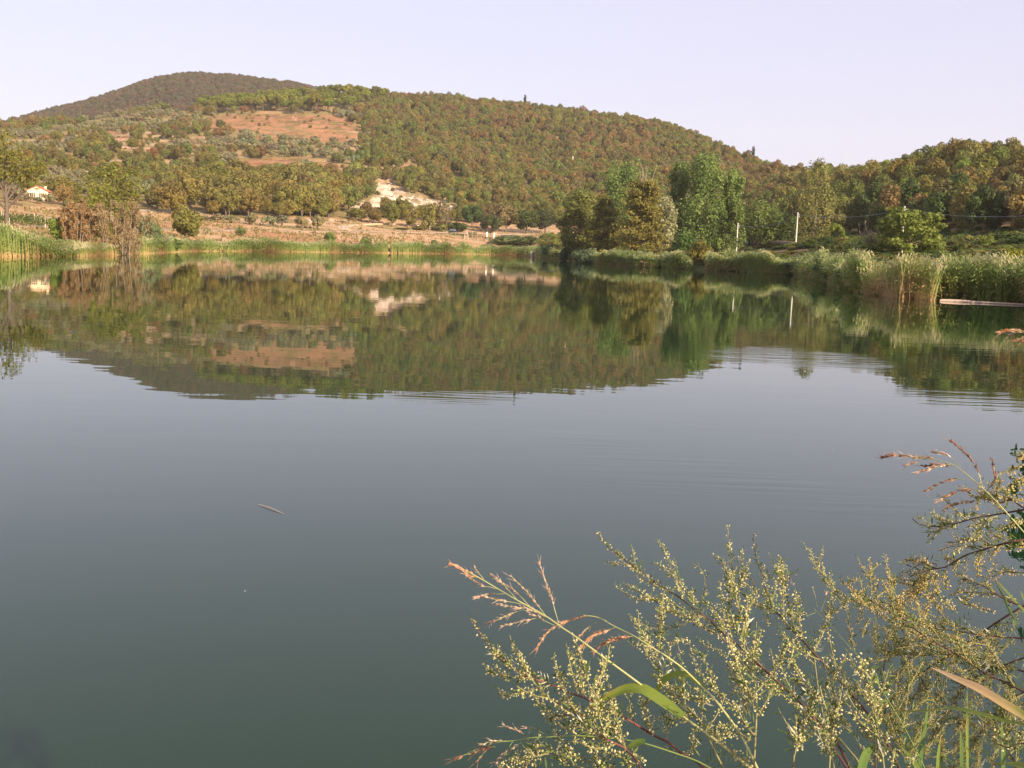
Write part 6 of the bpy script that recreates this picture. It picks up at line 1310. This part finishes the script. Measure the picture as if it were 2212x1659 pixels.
sorghum('rust-coloured seed head poking in at the edge over the mirrored ridge', w8((1250, 100), (1310, 85), (1380, 90), (1480, 110), (1600, 170)), (1.15, 1.1), [(w8((1250, 100), (1320, 82), (1400, 86), (1470, 95)), 'spike_red', 2.4, 1.4, .05), (w8((1310, 135), (1370, 105), (1450, 100)), 'spike_pink', 2.0, 1.3, .05), (w8((1370, 165), (1420, 145), (1480, 140)), 'spike_brown', 1.8, 1.3, .05), (w8((1385, 200), (1430, 170), (1490, 165)), 'spike_brown', 1.6, 1.2, .05)], end='right', seed=5, r=.001)
sorghum('fine grass culm with sparse pale spikes behind the mugworts', wE((740, 810), (810, 830), (950, 940), (1110, 1110), (1240, 1240), (1440, 1460), (1620, 1659)) + w7((1040, 920), (1180, 1120), (1350, 1400), (1500, 1700)), (1.5, 1.3), [(wE((690, 600), (730, 660), (770, 740), (800, 810)), 'spike_pink', .9, 1.1, .1), (wE((740, 910), (820, 920), (950, 945)), 'spike_pink', .5, .8, .2), (wE((1210, 810), (1190, 880), (1160, 980), (1120, 1100)), 'spike_pink', .9, 1.1, .5), (wE((1020, 750), (1050, 850), (1080, 1000)), 'spike_pink', .5, .8, .4), (wE((820, 1150), (930, 1130), (1060, 1080)), 'spike_brown', .3, .7, .3)], seed=6, r=.0007, mat='culm_green')
# broad blades and green tufts
def tuft(label, items, gpos):
    e = empty('grass_tuft', gpos); tag(e, label, 'grass', 'grass tufts on the near bank'); o = np.array(gpos)
    for it in items: blade(e, o, *it)
    return e
def gp(x, y): return (x, y, float(ground(x, y)) - .02)
tuft('grass with a broad dry tan blade and a green blade curling to red', [(wG((715, 640), (860, 705), (1000, 770), (1150, 835), (1300, 920), (1450, 1010), (1659, 1140), (1800, 1230)), (1.05, .98), .0185, 'blade_dry', (.05, -.55, .8), 'leaf_blade', 'broad dry tan blade'), (wG((170, 1160), (350, 1085), (560, 1090), (760, 1075), (900, 1055), (1100, 1085), (1300, 1140), (1480, 1190), (1659, 1225), (1850, 1270)), (1.08, .98), .009, 'blade', (.05, -.35, .9))], gp(1.0, .75))
tuft('green blades rising across the lower corner', [(wG((370, 1310), (500, 1370), (700, 1470), (900, 1580), (1080, 1700)), (1.15, 1.0), .012, 'blade_green'), (wG((340, 1390), (430, 1470), (520, 1570), (600, 1720)), (1.05, .98), .014, 'blade'), (wG((820, 1320), (800, 1450), (785, 1560), (775, 1720)), (1.08, 1.0), .005, 'blade'), (wG((0, 1600), (60, 1500), (150, 1440)), (1.0, 1.0), .010, 'blade_green'), (wG((840, 1520), (810, 1600), (790, 1720)), (1.06, 1.0), .006, 'blade')], gp(.55, .85))
tuft('broad green blade curving up at the bottom edge beside the pale spike', [(w7((1160, 1510), (1110, 1560), (1080, 1620), (1050, 1760)), (.98, .92), .013, 'blade_green')], gp(.42, .85))
tuft('dark upright blades standing behind the thicket', [(wG((1080, 820), (1085, 1100), (1080, 1400), (1085, 1720)), (1.5, 1.3), .007, 'blade_green'), (wG((1010, 1260), (1020, 1400), (1025, 1720)), (1.4, 1.25), .008, 'blade_green'), (wG((1430, 1180), (1440, 1400), (1445, 1720)), (1.35, 1.2), .010, 'blade_green'), (wG((690, 1000), (660, 1200), (620, 1400), (600, 1720)), (1.45, 1.3), .010, 'blade_green'), (wG((1080, 1150), (1082, 1400), (1090, 1720)), (1.3, 1.2), .005, 'blade')], gp(.75, .95))
tuft('green blades crossing beside the bare-stemmed mugwort', [(wF((1800, 1160), (1900, 1270), (2010, 1400), (2120, 1520), (2300, 1700)), (1.3, 1.2), .010, 'blade'), (wF((1800, 1160), (1870, 1300), (1940, 1440), (2010, 1600), (2100, 1800)), (1.3, 1.2), .009, 'blade_green'), (wF((2170, 1340), (2200, 1440), (2260, 1560)), (1.2, 1.15), .007, 'blade_green')], gp(.95, .8))
tuft('broad green blade lying across the lowest corner', [(wG((1330, 1640), (1420, 1625), (1520, 1622), (1659, 1660), (1800, 1720)), (.95, .9), .02, 'blade', (0, -.3, .95))], gp(1.05, .6))
# low grass cover of the bank itself
n = 5200; rg = np.random.RandomState(91); aa_ = rg.uniform(-2.6, 1.5, n); rr_ = rg.uniform(.15, 1.9, n) ** .8; kp = rr_ < 1.15 + .35 * sstep(0, .6, aa_); aa_, rr_ = aa_[kp], rr_[kp]; n = len(aa_)
x_, y_ = rr_ * np.sin(aa_), rr_ * np.cos(aa_); z_ = ground(x_, y_); hh_ = rg.uniform(.08, .32, n); b0 = np.c_[x_, y_, z_ - .02]; an_ = rg.uniform(0, 6.28, n); ln_ = np.c_[np.cos(an_), np.sin(an_), 0 * an_]; sd_ = np.c_[-np.sin(an_), np.cos(an_), 0 * an_] * .0035
m1 = b0 + np.c_[0 * x_, 0 * x_, hh_ * .6] + ln_ * (hh_ * .15)[:, None]; tp = b0 + np.c_[0 * x_, 0 * x_, hh_] + ln_ * (hh_ * .5)[:, None]
mb = MB(); V = np.stack([b0 - sd_, b0 + sd_, m1 + sd_ * .8, m1 - sd_ * .8, tp], 1).reshape(-1, 3); i5 = np.arange(n)[:, None] * 5; mb.add(V, i5 + [0, 1, 2, 3], 0, rg.rand(n).repeat(5)); mb.add(np.zeros((0, 3)), np.zeros((0, 3), int)); mb.F.append((i5 + [3, 2, 4])); mb.M.append(np.zeros(n, int))
tag(put('bank_grass', mb.mesh('bank_grass', [M['blade_green']])), 'short green grass covering the near bank', 'grass', kind='stuff')
